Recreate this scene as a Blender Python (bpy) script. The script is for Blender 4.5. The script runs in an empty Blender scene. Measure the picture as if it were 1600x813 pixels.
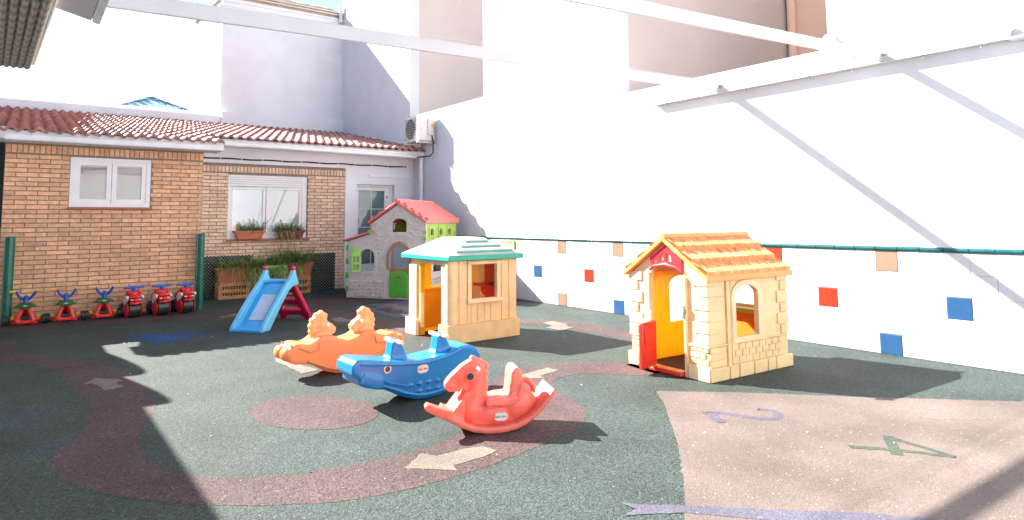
import bpy, bmesh, math, random
import numpy as np
from mathutils import Vector, Matrix
from mathutils.geometry import tessellate_polygon
random.seed(7)
R_ = math.radians
SC = bpy.context.scene
COL = SC.collection

# ------------------------------------------------------------------ camera
F, CX, CY, H = 1013.87, 800.0, 258.3, 1.3          # focal length and principal point in photo pixels, eye height
yaw, pitch, roll = R_(37.104), R_(4.875), R_(-0.453)
fw = Vector((math.sin(yaw)*math.cos(pitch), math.cos(yaw)*math.cos(pitch), math.sin(pitch)))
r0 = Vector((math.cos(yaw), -math.sin(yaw), 0)); u0 = r0.cross(fw)
RT = r0*math.cos(roll)+u0*math.sin(roll); UP = -r0*math.sin(roll)+u0*math.cos(roll)
CAMP = Vector((0, 0, H))
cam = bpy.data.cameras.new('camera'); camo = bpy.data.objects.new('camera', cam); COL.objects.link(camo)
cam.sensor_width = 36; cam.lens = F/1600*36; cam.shift_y = -(406.5-CY)/1600
cam.clip_start = 0.05; cam.clip_end = 500
camo.matrix_world = Matrix(((RT.x, UP.x, -fw.x, 0), (RT.y, UP.y, -fw.y, 0), (RT.z, UP.z, -fw.z, H), (0, 0, 0, 1)))
SC.camera = camo

# ------------------------------------------------------------------ sky, sun, exposure
SUN = Vector((0.54, -1.0, -0.795)).normalized()
w = bpy.data.worlds.new('World'); SC.world = w; w.use_nodes = True
nt = w.node_tree; nt.nodes.clear()
wo = nt.nodes.new('ShaderNodeOutputWorld'); bg = nt.nodes.new('ShaderNodeBackground'); sky = nt.nodes.new('ShaderNodeTexSky')
sky.sky_type = 'NISHITA'; sky.sun_disc = False; sky.sun_elevation = math.asin(-SUN.z); sky.sun_rotation = math.atan2(-SUN.x, -SUN.y)
sky.air_density = 1.0; sky.dust_density = 1.2; sky.ozone_density = 1.0
hs = nt.nodes.new('ShaderNodeHueSaturation'); hs.inputs['Saturation'].default_value = 1.0
nt.links.new(sky.outputs[0], hs.inputs['Color']); nt.links.new(hs.outputs[0], bg.inputs[0]); nt.links.new(bg.outputs[0], wo.inputs[0])
bg.inputs[1].default_value = 0.05
sl = bpy.data.lights.new('sun', 'SUN'); sl.energy = 5.0; sl.angle = R_(0.55); sl.color = (1.0, 0.94, 0.86)
so = bpy.data.objects.new('sun', sl); COL.objects.link(so); so.rotation_euler = SUN.to_track_quat('-Z', 'Y').to_euler(); so.location = (-5, 9, 12)
SC.view_settings.view_transform = 'Standard'; SC.view_settings.look = 'None'; SC.view_settings.gamma = 1.0
SC.view_settings.exposure = 2.28

# ------------------------------------------------------------------ photo pixel -> place
def ray(x, y): return fw + RT*((x-CX)/F) - UP*((y-CY)/F)
def G(x, y, z=0.0): d = ray(x, y); return CAMP + d*((z-H)/d.z)
def PX(x, y, X): d = ray(x, y); return CAMP + d*(X/d.x)
def PY(x, y, Y): d = ray(x, y); return CAMP + d*(Y/d.y)

# ------------------------------------------------------------------ materials
def mat(name, rgb, rough=0.55, spec=0.5, var=0.12, scale=6.0, bump=0.0, bscale=60.0, metal=0.0, objvar=0.0, coat=0.0, rgb2=None, detail=4.0):
    m = bpy.data.materials.new(name); m.use_nodes = True; n = m.node_tree; b = n.nodes['Principled BSDF']
    b.inputs['Roughness'].default_value = rough; b.inputs['Metallic'].default_value = metal
    b.inputs['Specular IOR Level'].default_value = spec; b.inputs['Coat Weight'].default_value = coat
    geo = n.nodes.new('ShaderNodeNewGeometry')
    no = n.nodes.new('ShaderNodeTexNoise'); no.inputs['Scale'].default_value = scale; no.inputs['Detail'].default_value = detail
    n.links.new(geo.outputs['Position'], no.inputs['Vector'])
    ra = n.nodes.new('ShaderNodeValToRGB'); n.links.new(no.outputs['Fac'], ra.inputs['Fac'])
    lo = rgb2 if rgb2 else tuple(c*(1-var) for c in rgb); hi = tuple(min(1, c*(1+var*0.6)) for c in rgb)
    ra.color_ramp.elements[0].position = 0.32; ra.color_ramp.elements[1].position = 0.68
    ra.color_ramp.elements[0].color = (*lo, 1); ra.color_ramp.elements[1].color = (*hi, 1)
    out = ra.outputs['Color']
    if objvar:
        oi = n.nodes.new('ShaderNodeObjectInfo'); mr = n.nodes.new('ShaderNodeMapRange')
        mr.inputs['To Min'].default_value = 1-objvar; mr.inputs['To Max'].default_value = 1+objvar
        n.links.new(oi.outputs['Random'], mr.inputs['Value'])
        mx = n.nodes.new('ShaderNodeVectorMath'); mx.operation = 'SCALE'
        n.links.new(out, mx.inputs[0]); n.links.new(mr.outputs[0], mx.inputs['Scale']); out = mx.outputs[0]
    n.links.new(out, b.inputs['Base Color'])
    if bump:
        n2 = n.nodes.new('ShaderNodeTexNoise'); n2.inputs['Scale'].default_value = bscale; n2.inputs['Detail'].default_value = 3
        n.links.new(geo.outputs['Position'], n2.inputs['Vector'])
        bp = n.nodes.new('ShaderNodeBump'); bp.inputs['Strength'].default_value = bump; bp.inputs['Distance'].default_value = 0.01
        n.links.new(n2.outputs['Fac'], bp.inputs['Height']); n.links.new(bp.outputs[0], b.inputs['Normal'])
    return m

def rubber(name, rgb, contrast=0.66):
    """poured rubber granules: every granule its own tone, broad worn patches, a grainy relief"""
    m = bpy.data.materials.new(name); m.use_nodes = True; n = m.node_tree; b = n.nodes['Principled BSDF']
    b.inputs['Roughness'].default_value = 0.8; b.inputs['Specular IOR Level'].default_value = 0.35
    geo = n.nodes.new('ShaderNodeNewGeometry')
    vo = n.nodes.new('ShaderNodeTexVoronoi'); vo.inputs['Scale'].default_value = 125.0
    n.links.new(geo.outputs['Position'], vo.inputs['Vector'])
    sep = n.nodes.new('ShaderNodeSeparateColor'); n.links.new(vo.outputs['Color'], sep.inputs[0])
    mr = n.nodes.new('ShaderNodeMapRange'); mr.inputs['To Min'].default_value = 1-contrast; mr.inputs['To Max'].default_value = 1+contrast
    n.links.new(sep.outputs[0], mr.inputs['Value'])
    no = n.nodes.new('ShaderNodeTexNoise'); no.inputs['Scale'].default_value = 1.7; no.inputs['Detail'].default_value = 5
    n.links.new(geo.outputs['Position'], no.inputs['Vector'])
    m2 = n.nodes.new('ShaderNodeMapRange'); m2.inputs['From Min'].default_value = 0.3; m2.inputs['From Max'].default_value = 0.7
    m2.inputs['To Min'].default_value = 0.74; m2.inputs['To Max'].default_value = 1.22
    n.links.new(no.outputs['Fac'], m2.inputs['Value'])
    mu = n.nodes.new('ShaderNodeMath'); mu.operation = 'MULTIPLY'; n.links.new(mr.outputs[0], mu.inputs[0]); n.links.new(m2.outputs[0], mu.inputs[1])
    # a few pale stray granules
    gt = n.nodes.new('ShaderNodeMath'); gt.operation = 'GREATER_THAN'; gt.inputs[1].default_value = 0.994; n.links.new(sep.outputs[1], gt.inputs[0])
    rg = n.nodes.new('ShaderNodeRGB'); rg.outputs[0].default_value = (*rgb, 1)
    vm = n.nodes.new('ShaderNodeVectorMath'); vm.operation = 'SCALE'; n.links.new(rg.outputs[0], vm.inputs[0]); n.links.new(mu.outputs[0], vm.inputs['Scale'])
    mix = n.nodes.new('ShaderNodeMixRGB'); mix.inputs[2].default_value = (*[min(0.5, c*1.6+0.07) for c in rgb], 1)
    n.links.new(gt.outputs[0], mix.inputs[0]); n.links.new(vm.outputs[0], mix.inputs[1]); n.links.new(mix.outputs[0], b.inputs['Base Color'])
    bp = n.nodes.new('ShaderNodeBump'); bp.inputs['Strength'].default_value = 0.55; bp.inputs['Distance'].default_value = 0.004
    n.links.new(vo.outputs['Distance'], bp.inputs['Height']); bp.invert = True; n.links.new(bp.outputs[0], b.inputs['Normal'])
    return m

def glassmat(name, rgb, ior=1.9):
    m = bpy.data.materials.new(name); m.use_nodes = True; n = m.node_tree; b = n.nodes['Principled BSDF']
    b.inputs['Roughness'].default_value = 0.02; b.inputs['IOR'].default_value = ior; b.inputs['Specular IOR Level'].default_value = 0.9
    geo = n.nodes.new('ShaderNodeNewGeometry'); no = n.nodes.new('ShaderNodeTexNoise'); no.inputs['Scale'].default_value = 2.0
    n.links.new(geo.outputs['Position'], no.inputs['Vector'])
    ra = n.nodes.new('ShaderNodeValToRGB'); ra.color_ramp.elements[0].color = (*[c*0.8 for c in rgb], 1); ra.color_ramp.elements[1].color = (*rgb, 1)
    n.links.new(no.outputs['Fac'], ra.inputs['Fac']); n.links.new(ra.outputs[0], b.inputs['Base Color'])
    n2 = n.nodes.new('ShaderNodeTexNoise'); n2.inputs['Scale'].default_value = 1.2; n.links.new(geo.outputs['Position'], n2.inputs['Vector'])
    bp = n.nodes.new('ShaderNodeBump'); bp.inputs['Strength'].default_value = 0.02; n.links.new(n2.outputs['Fac'], bp.inputs['Height']); n.links.new(bp.outputs[0], b.inputs['Normal'])
    return m

M = dict(
    ground=rubber('rubber_green', (0.0325, 0.049, 0.0435)), path=rubber('rubber_brown', (0.064, 0.0395, 0.0405)),
    pink=rubber('rubber_pink', (0.128, 0.100, 0.091), 0.18), beige=rubber('rubber_beige', (0.16, 0.14, 0.113), 0.2),
    rblue=rubber('rubber_blue', (0.006, 0.05, 0.15)), rpurple=rubber('rubber_purple', (0.085, 0.080, 0.115), 0.25),
    rgreen2=rubber('rubber_grey_green', (0.045, 0.063, 0.047), 0.25), rmaroon=rubber('rubber_maroon', (0.05, 0.032, 0.045)),
    plaster=mat('white_plaster', (0.70, 0.72, 0.765), 0.85, 0.3, 0.05, 1.6, 0.15, 40),
    plaster_side=mat('grey_white_plaster', (0.79, 0.80, 0.84), 0.85, 0.3, 0.10, 1.1, 0.2, 30),
    pinkwall=mat('pinkish_render', (0.60, 0.55, 0.54), 0.9, 0.2, 0.05, 0.8, 0.1, 30),
    peach=mat('peach_render', (0.88, 0.62, 0.50), 0.9, 0.2, 0.05, 0.8, 0.1, 30),
    tile_white=mat('tile_white', (0.64, 0.65, 0.69), 0.5, 0.25, 0.02, 8, 0, 60, objvar=0.02),
    tile_red=mat('tile_red', (0.46, 0.022, 0.003), 0.4), tile_blue=mat('tile_blue', (0.014, 0.074, 0.195), 0.4), tile_tan=mat('tile_tan', (0.245, 0.163, 0.112), 0.45),
    railg=mat('rail_green', (0.012, 0.10, 0.105), 0.22, 0.5, 0.2, 12, objvar=0.15), grout=mat('grout', (0.62, 0.61, 0.62), 0.9),
    brick_a=mat('brick_orange', (0.76, 0.435, 0.255), 0.85, 0.25, 0.18, 22, 0.25, 120, objvar=0.16),
    brick_b=mat('brick_tan', (0.75, 0.53, 0.39), 0.85, 0.25, 0.18, 22, 0.25, 120, objvar=0.16),
    mortar=mat('mortar', (0.27, 0.215, 0.18), 0.95, 0.2, 0.2, 30, 0.3, 90),
    rtile=mat('roof_tile_clay', (0.35, 0.155, 0.135), 0.42, 0.5, 0.3, 9, 0.1, 80, objvar=0.22),
    pvc=mat('white_pvc', (0.78, 0.77, 0.78), 0.35, 0.5, 0.04), metalw=mat('white_metal', (0.60, 0.59, 0.60), 0.4, 0.5, 0.05, 3),
    fascia=mat('fascia_white', (0.78, 0.78, 0.80), 0.6, 0.4, 0.08, 5), sillm=mat('sill_clay', (0.42, 0.13, 0.08), 0.6),
    glass=glassmat('window_glass', (0.40, 0.45, 0.48), 1.9), glass2=glassmat('annex_glass', (0.30, 0.285, 0.27), 1.45), glasst=glassmat('door_glass', (0.10, 0.17, 0.165), 1.6),
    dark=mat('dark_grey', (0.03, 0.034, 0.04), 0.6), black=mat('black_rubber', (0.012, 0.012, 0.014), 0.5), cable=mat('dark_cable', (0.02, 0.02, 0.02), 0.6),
    concrete=mat('tan_concrete', (0.48, 0.36, 0.24), 0.9, 0.2, 0.25, 3, 0.3, 40), wood=mat('pallet_wood', (0.46, 0.245, 0.11), 0.8, 0.3, 0.25, 14, 0.15, 90, objvar=0.12),
    batten=mat('batten_wood', (0.58, 0.39, 0.22), 0.7, 0.3, 0.2, 9), terracotta=mat('terracotta_plastic', (0.50, 0.15, 0.065), 0.55), potred=mat('wine_plastic', (0.25, 0.02, 0.045), 0.4),
    lattice=mat('dark_green_lattice', (0.012, 0.040, 0.036), 0.5), padg=mat('green_vinyl', (0.006, 0.135, 0.085), 0.35, 0.5, 0.2, 9, 0.2, 20),
    cream=mat('cream_plastic', (0.91, 0.675, 0.365), 0.45, 0.5, 0.10, 7, 0.05, 60), cream2=mat('cream_plastic_light', (0.92, 0.71, 0.43), 0.45, 0.5, 0.10, 7, 0.05, 60), yellow=mat('yellow_plastic', (0.90, 0.52, 0.02), 0.4, 0.5, 0.06),
    orange=mat('orange_thatch', (0.92, 0.40, 0.16), 0.55, 0.45, 0.0, 42, 0.5, 120, rgb2=(0.78, 0.215, 0.06)), orange_trim=mat('orange_trim', (0.86, 0.32, 0.085), 0.4), orange_dk=mat('orange_panel', (0.75, 0.17, 0.01), 0.45),
    redp=mat('red_plastic', (0.72, 0.035, 0.022), 0.35, 0.5, 0.08), redtrim=mat('red_trim', (0.66, 0.02, 0.035), 0.4), olive=mat('olive_plastic', (0.38, 0.38, 0.02), 0.45),
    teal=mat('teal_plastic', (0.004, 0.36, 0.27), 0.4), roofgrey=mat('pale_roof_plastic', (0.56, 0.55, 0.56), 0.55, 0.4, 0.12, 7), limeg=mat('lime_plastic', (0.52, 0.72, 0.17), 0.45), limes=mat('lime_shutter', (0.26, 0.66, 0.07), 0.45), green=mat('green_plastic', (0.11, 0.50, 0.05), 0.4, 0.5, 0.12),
    stone=mat('stone_plastic', (0.68, 0.63, 0.585), 0.6, 0.4, 0.10, 14, 0.35, 45), brownp=mat('brown_plastic', (0.42, 0.255, 0.155), 0.55), gredroof=mat('red_roof_plastic', (0.80, 0.19, 0.175), 0.4, 0.5, 0.12, 12),
    blueslide=mat('slide_blue', (0.13, 0.52, 0.80), 0.32, 0.5, 0.05), bluebed=mat('slide_bed_blue', (0.03, 0.38, 0.76), 0.3), slidew=mat('slide_worn_white', (0.50, 0.62, 0.78), 0.5, 0.4, 0.12, 20), magenta=mat('magenta_plastic', (0.50, 0.012, 0.07), 0.38), balls=mat('ball_red', (0.70, 0.02, 0.05), 0.35),
    coral=mat('coral_plastic', (0.93, 0.20, 0.14), 0.42, 0.5, 0.10, 9), coral_dk=mat('coral_saddle', (0.92, 0.19, 0.14), 0.45), orang_r=mat('orange_rocker', (0.95, 0.38, 0.13), 0.36, 0.5, 0.04, 4), peach_h=mat('peach_head', (0.95, 0.48, 0.20), 0.38), whale=mat('whale_blue', (0.003, 0.185, 0.47), 0.30, 0.5, 0.06, 7), handle=mat('tan_handle', (0.85, 0.55, 0.28), 0.4),
    white=mat('white_plastic', (0.82, 0.80, 0.78), 0.4), eyeb=mat('eye_brown', (0.06, 0.035, 0.025), 0.15), eyeg=mat('eye_grey', (0.055, 0.055, 0.06), 0.15), logo_dk=mat('badge_navy', (0.01, 0.03, 0.10), 0.3), ink=mat('badge_ink', (0.05, 0.045, 0.05), 0.5), badge=mat('badge_white', (0.72, 0.68, 0.64), 0.4),
    trikered=mat('trike_red', (0.72, 0.035, 0.02), 0.35, 0.5, 0.1, 40), trikeblue=mat('trike_blue', (0.008, 0.07, 0.40), 0.35), trikegreen=mat('trike_green', (0.006, 0.115, 0.025), 0.4), trikeyel=mat('trike_yellow', (0.72, 0.52, 0.03), 0.4), bikered=mat('bike_red', (0.66, 0.02, 0.022), 0.28), bikeblack=mat('bike_tyre', (0.022, 0.026, 0.03), 0.35), bikeblue=mat('bike_blue', (0.015, 0.10, 0.45), 0.35), bikenavy=mat('bike_navy', (0.012, 0.03, 0.09), 0.4),
    leaf=mat('leaf_green', (0.20, 0.32, 0.09), 0.45, 0.5, 0.0, 18, rgb2=(0.09, 0.19, 0.05)), leaf2=mat('leaf_pale', (0.40, 0.44, 0.19), 0.45, 0.5, 0.0, 18, rgb2=(0.20, 0.28, 0.09)), leafdry=mat('leaf_dry', (0.30, 0.21, 0.10), 0.7, 0.3, 0.0, 18, rgb2=(0.20, 0.15, 0.06)), soil=mat('soil', (0.05, 0.035, 0.025), 0.95),
    bluetile=mat('blue_roof_tile', (0.24, 0.47, 0.60), 0.4, 0.5, 0.0, 5, objvar=0.35, rgb2=(0.42, 0.60, 0.68)), steel=mat('grey_steel', (0.42, 0.43, 0.45), 0.4, 0.5, 0.1, metal=0.6), acw=mat('ac_case', (0.70, 0.68, 0.66), 0.45), acfan=mat('ac_grille', (0.34, 0.35, 0.35), 0.5), acor=mat('ac_sticker', (0.80, 0.26, 0.08), 0.5),
)

def thatch():
    m = M['orange']; n = m.node_tree; b = n.nodes['Principled BSDF']; tc = n.nodes.new('ShaderNodeTexCoord'); mp = n.nodes.new('ShaderNodeMapping'); mp.inputs['Scale'].default_value = (95, 9, 9)
    no = n.nodes.new('ShaderNodeTexNoise'); no.inputs['Scale'].default_value = 1.0; no.inputs['Detail'].default_value = 3; n.links.new(tc.outputs['Object'], mp.inputs[0]); n.links.new(mp.outputs[0], no.inputs['Vector'])
    ra = n.nodes.new('ShaderNodeValToRGB'); e = ra.color_ramp.elements; e[0].position = .36; e[0].color = (.70, .16, .035, 1); e[1].position = .66; e[1].color = (.95, .50, .23, 1); n.links.new(no.outputs['Fac'], ra.inputs[0]); n.links.new(ra.outputs[0], b.inputs['Base Color'])
    bp = n.nodes.new('ShaderNodeBump'); bp.inputs['Strength'].default_value = .8; bp.inputs['Distance'].default_value = .012; n.links.new(no.outputs['Fac'], bp.inputs['Height']); n.links.new(bp.outputs[0], b.inputs['Normal'])
thatch()
def translucent(key, fac):
    m = M[key]; n = m.node_tree; b = n.nodes['Principled BSDF']; o = n.nodes['Material Output']; t = n.nodes.new('ShaderNodeBsdfTranslucent'); mx = n.nodes.new('ShaderNodeMixShader')
    mx.inputs[0].default_value = fac; n.links.new(b.inputs['Base Color'].links[0].from_socket, t.inputs[0]); n.links.new(b.outputs[0], mx.inputs[1]); n.links.new(t.outputs[0], mx.inputs[2]); n.links.new(mx.outputs[0], o.inputs['Surface'])
for key_, f_ in (('yellow', .4), ('cream', .22), ('cream2', .22), ('orang_r', .3), ('peach_h', .3), ('coral', .2), ('limeg', .25), ('leaf', .3), ('leaf2', .3), ('roofgrey', .15)): translucent(key_, f_)

# awning sheet with cross bands of colour, and the poster's coloured print
def banded(name, c1, c2, scale, axis):
    m = mat(name, c1, 0.5); n = m.node_tree; b = n.nodes['Principled BSDF']
    geo = n.nodes.new('ShaderNodeNewGeometry'); wv = n.nodes.new('ShaderNodeTexWave'); wv.bands_direction = axis; wv.inputs['Scale'].default_value = scale; wv.inputs['Distortion'].default_value = 1.2; wv.inputs['Detail'].default_value = 1
    n.links.new(geo.outputs['Position'], wv.inputs['Vector']); ra = n.nodes.new('ShaderNodeValToRGB'); ra.color_ramp.elements[0].color = (*c1, 1); ra.color_ramp.elements[1].color = (*c2, 1); ra.color_ramp.elements[0].position = .2; ra.color_ramp.elements[1].position = .6
    n.links.new(wv.outputs['Fac'], ra.inputs['Fac']); n.links.new(ra.outputs[0], b.inputs['Base Color']); return m
M['awning'] = banded('awning_sheet', (0.11, 0.17, 0.11), (0.40, 0.29, 0.23), 2.2, 'Y')
def poster_mat():
    m = mat('poster_print', (0.8, 0.78, 0.76), 0.6); n = m.node_tree; b = n.nodes['Principled BSDF']
    geo = n.nodes.new('ShaderNodeNewGeometry'); no = n.nodes.new('ShaderNodeTexNoise'); no.inputs['Scale'].default_value = 11; no.inputs['Detail'].default_value = 2
    n.links.new(geo.outputs['Position'], no.inputs['Vector']); ra = n.nodes.new('ShaderNodeValToRGB'); ra.color_ramp.interpolation = 'CONSTANT'
    e = ra.color_ramp.elements; e[0].position = 0; e[0].color = (0.78, 0.30, 0.18, 1); e[1].position = 0.38; e[1].color = (0.78, 0.76, 0.74, 1)
    x = e.new(0.60); x.color = (0.85, 0.55, 0.35, 1); x = e.new(0.68); x.color = (0.10, 0.13, 0.14, 1)
    n.links.new(no.outputs['Fac'], ra.inputs['Fac']); n.links.new(ra.outputs[0], b.inputs['Base Color']); return m
M['poster'] = poster_mat()

# ------------------------------------------------------------------ mesh building
class MB:
    def __init__(s): s.v = []; s.f = []
    def add(s, vs, fs):
        k = len(s.v); s.v += [tuple(v) for v in vs]; s.f += [tuple(i+k for i in f) for f in fs]; return s
    def box(s, x0, x1, y0, y1, z0, z1):
        return s.add([(x0, y0, z0), (x1, y0, z0), (x1, y1, z0), (x0, y1, z0), (x0, y0, z1), (x1, y0, z1), (x1, y1, z1), (x0, y1, z1)],
                     [(0, 3, 2, 1), (4, 5, 6, 7), (0, 1, 5, 4), (1, 2, 6, 5), (2, 3, 7, 6), (3, 0, 4, 7)])
    def prism(s, poly, t0, t1, axis='y', holes=()):
        def P(a, b, t): return (a, t, b) if axis == 'y' else ((t, a, b) if axis == 'x' else (a, b, t))
        loops = [list(poly)]+[list(h) for h in holes]
        flat = [p for l in loops for p in l]; n = len(flat)
        vs = [P(a, b, t0) for a, b in flat]+[P(a, b, t1) for a, b in flat]; fs = []
        if holes:
            tri = tessellate_polygon([[Vector((a, b, 0)) for a, b in l] for l in loops])
            fs += [tuple(t) for t in tri]+[tuple(i+n for i in reversed(t)) for t in tri]
        else: fs += [tuple(range(n)), tuple(reversed(range(n, 2*n)))]
        k = 0
        for l in loops:
            m = len(l)
            for i in range(m): a, b = k+i, k+(i+1) % m; fs.append((a, b, b+n, a+n))
            k += m
        return s.add(vs, fs)
    def tube(s, path, r, n=10, caps=True):
        path = [Vector(p) for p in path]; m = len(path); rs = r if isinstance(r, (list, tuple)) else [r]*m
        vs = []; fs = []; prev = None
        for i, p in enumerate(path):
            d = (path[min(i+1, m-1)]-path[max(i-1, 0)]).normalized()
            if prev is None: a = d.orthogonal().normalized()
            else: a = (prev-d*prev.dot(d)).normalized()
            prev = a; b = d.cross(a)
            for k in range(n): t = 2*math.pi*k/n; vs.append(p+(a*math.cos(t)+b*math.sin(t))*rs[i])
        for i in range(m-1):
            for k in range(n): fs.append((i*n+k, i*n+(k+1) % n, (i+1)*n+(k+1) % n, (i+1)*n+k))
        if caps: fs += [tuple(reversed(range(n))), tuple(range((m-1)*n, m*n))]
        return s.add(vs, fs)
    def ball(s, c, rx, ry=None, rz=None, nu=14, nv=9):
        ry = ry or rx; rz = rz or rx; vs = [(c[0], c[1], c[2]+rz)]; fs = []
        for i in range(1, nv):
            t = math.pi*i/nv
            for k in range(nu): p = 2*math.pi*k/nu; vs.append((c[0]+rx*math.sin(t)*math.cos(p), c[1]+ry*math.sin(t)*math.sin(p), c[2]+rz*math.cos(t)))
        vs.append((c[0], c[1], c[2]-rz)); e = len(vs)-1
        for k in range(nu): fs += [(0, 1+k, 1+(k+1) % nu), (e, e-nu+(k+1) % nu, e-nu+k)]
        for i in range(nv-2):
            for k in range(nu): a = 1+i*nu; fs.append((a+k, a+nu+k, a+nu+(k+1) % nu, a+(k+1) % nu))
        return s.add(vs, fs)
    def mesh(s, name, smooth=35, fix=True):
        me = bpy.data.meshes.new(name); me.from_pydata(s.v, [], s.f); me.validate()
        if fix:
            b = bmesh.new(); b.from_mesh(me); bmesh.ops.recalc_face_normals(b, faces=b.faces); b.to_mesh(me); b.free()
        if smooth: me.shade_smooth(); me.set_sharp_from_angle(angle=R_(smooth))
        return me
    def build(s, name, m, parent=None, bevel=0.0, smooth=35, seg=2, fix=True):
        me = s.mesh(name, smooth, fix); me.materials.append(M[m] if isinstance(m, str) else m)
        o = bpy.data.objects.new(name, me); COL.objects.link(o)
        if parent is not None: o.parent = parent
        if bevel:
            bv = o.modifiers.new('bevel', 'BEVEL'); bv.width = bevel; bv.segments = seg; bv.limit_method = 'ANGLE'; bv.angle_limit = R_(40)
        return o

def tag(o, label=None, cat=None, group=None, kind=None):
    for k, v in (('label', label), ('category', cat), ('group', group), ('kind', kind)):
        if v: o[k] = v
    return o
def thing(name, label, cat, loc=(0, 0, 0), rz=0.0, group=None):
    o = bpy.data.objects.new(name, None); COL.objects.link(o); o.location = loc; o.rotation_euler = (0, 0, R_(rz)); o.empty_display_size = 0.1
    return tag(o, label, cat, group)
def inst(me, name, parent, loc, scale=None, rot=None):
    o = bpy.data.objects.new(name, me); COL.objects.link(o); o.parent = parent; o.location = loc
    if scale: o.scale = scale
    if rot: o.rotation_euler = rot
    return o
def remeshed(mb, name, m, parent, voxel, it=8, fac=0.5):
    """fuse overlapping solids into one moulded skin"""
    o = mb.build(name, m, parent, smooth=0)
    rm = o.modifiers.new('r', 'REMESH'); rm.mode = 'VOXEL'; rm.voxel_size = voxel; rm.use_smooth_shade = True
    sm = o.modifiers.new('s', 'SMOOTH'); sm.iterations = it; sm.factor = fac
    dg = bpy.context.evaluated_depsgraph_get(); me = bpy.data.meshes.new_from_object(o.evaluated_get(dg), depsgraph=dg)
    o.modifiers.clear(); old = o.data; o.data = me; bpy.data.meshes.remove(old); me.name = name; me.shade_smooth()
    if not me.materials: me.materials.append(M[m])
    return o
def text(s, size, name, m, parent, loc, rot, align='CENTER'):
    c = bpy.data.curves.new(name, 'FONT'); c.body = s; c.size = size; c.align_x = align; c.align_y = 'CENTER'; c.extrude = 0.0006
    t = bpy.data.objects.new(name, c); COL.objects.link(t); dg = bpy.context.evaluated_depsgraph_get()
    me = bpy.data.meshes.new_from_object(t.evaluated_get(dg), depsgraph=dg); bpy.data.objects.remove(t)
    me.materials.clear(); me.materials.append(M[m]); o = bpy.data.objects.new(name, me); COL.objects.link(o); o.parent = parent; o.location = loc; o.rotation_euler = rot
    return o
def arch(x0, x1, z0, zs, zt, n=10):
    """opening with a rounded head: springing at zs, crown at zt"""
    c = (x0+x1)/2; a = (x1-x0)/2
    return [(x0, z0), (x1, z0)]+[(c+a*math.cos(math.pi*i/n), zs+(zt-zs)*math.sin(math.pi*i/n)) for i in range(n+1)]
ZR = random.Random(11)
def ragged(ps, step=0.035, amp=0.006):
    """hand-laid edge: resample the outline and wander a few millimetres"""
    out = []
    for a, b in zip(ps, ps[1:]+ps[:1]):
        n = max(1, min(400, int((b-a).length/step)))
        for k in range(n): q = a.lerp(b, k/n); out.append(Vector((q.x+ZR.uniform(-amp, amp), q.y+ZR.uniform(-amp, amp), 0)))
    return out
def flat(name, m, pts, z, parent, kind=None):
    """inlaid marking on the floor, outline read off the photograph and laid on the ground"""
    ps = ragged([G(x, y) for x, y in pts])
    o = MB().add([(p.x, p.y, z*.35) for p in ps], [tuple(range(len(ps)))]).build(name, m, parent, smooth=0)
    me = o.data; b = bmesh.new(); b.from_mesh(me)
    for f in b.faces:
        if f.normal.z < 0: f.normal_flip()
    bmesh.ops.triangulate(b, faces=b.faces)
    b.to_mesh(me); b.free(); return tag(o, kind=kind)
def strip(pts, wid):
    """polyline on the ground -> outline of constant width; smoothed"""
    P = [G(x, y) for x, y in pts]
    for _ in range(4):
        Q = [P[0]]
        for a, b in zip(P, P[1:]): Q += [a*.75+b*.25, a*.25+b*.75]
        P = Q+[P[-1]]
    L = []; Rr = []
    for i, p in enumerate(P):
        d = (P[min(i+1, len(P)-1)]-P[max(i-1, 0)]); d.z = 0; d.normalize(); n = Vector((-d.y, d.x, 0)); ww = wid[0]+(wid[1]-wid[0])*i/(len(P)-1)
        L.append(p+n*ww/2); Rr.append(p-n*ww/2)
    return L, Rr
def ribbon(name, m, pts, wid, z, parent):
    L, Rr = strip(pts, wid); n = len(L)
    return MB().add([(p.x+ZR.uniform(-.004, .004), p.y+ZR.uniform(-.004, .004), z*.35) for p in L+Rr], [(i, n+i, n+i+1, i+1) for i in range(n-1)]).build(name, m, parent, smooth=0, fix=False)
def smoothloop(pts, it=2):
    for _ in range(it):
        q = []
        for a, b in zip(pts, pts[1:]+pts[:1]): q += [(a[0]*.75+b[0]*.25, a[1]*.75+b[1]*.25), (a[0]*.25+b[0]*.75, a[1]*.25+b[1]*.75)]
        pts = q
    return pts
def Z(pts, sc, ox, oy): return [(ox+x*sc, oy+y*sc) for x, y in pts]

# ================================================================== GROUND
ground = MB().add([(-120, -120, 0), (120, -120, 0), (120, 120, 0), (-120, 120, 0)], [(0, 1, 2, 3)]).build('ground', 'ground', smooth=0)
tag(ground, 'dark green rubber playground floor of the yard', 'ground', kind='structure')
k1 = (.4095, 0, 480)
outer = Z([(-150, 205), (0, 215), (130, 222), (235, 245), (252, 300), (340, 352), (356, 410), (310, 485), (215, 545), (183, 600), (225, 655), (350, 705), (520, 738), (700, 752), (860, 756), (1060, 758), (1200, 748)], *k1)
outer2 = Z([(200, 640), (400, 620), (600, 582), (800, 532), (960, 482), (1100, 424), (1300, 345), (1378, 285), (1372, 235), (1300, 188), (1232, 150), (1232, 120), (1300, 97), (1400, 88), (1600, 100), (1720, 104)], .375, 400, 550)
inner2 = Z([(1720, 62), (1600, 52), (1450, 42), (1300, 42), (1120, 64), (1010, 100), (940, 170), (930, 260), (850, 345), (750, 388), (600, 432), (400, 470), (200, 505)], .375, 400, 550)
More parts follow.
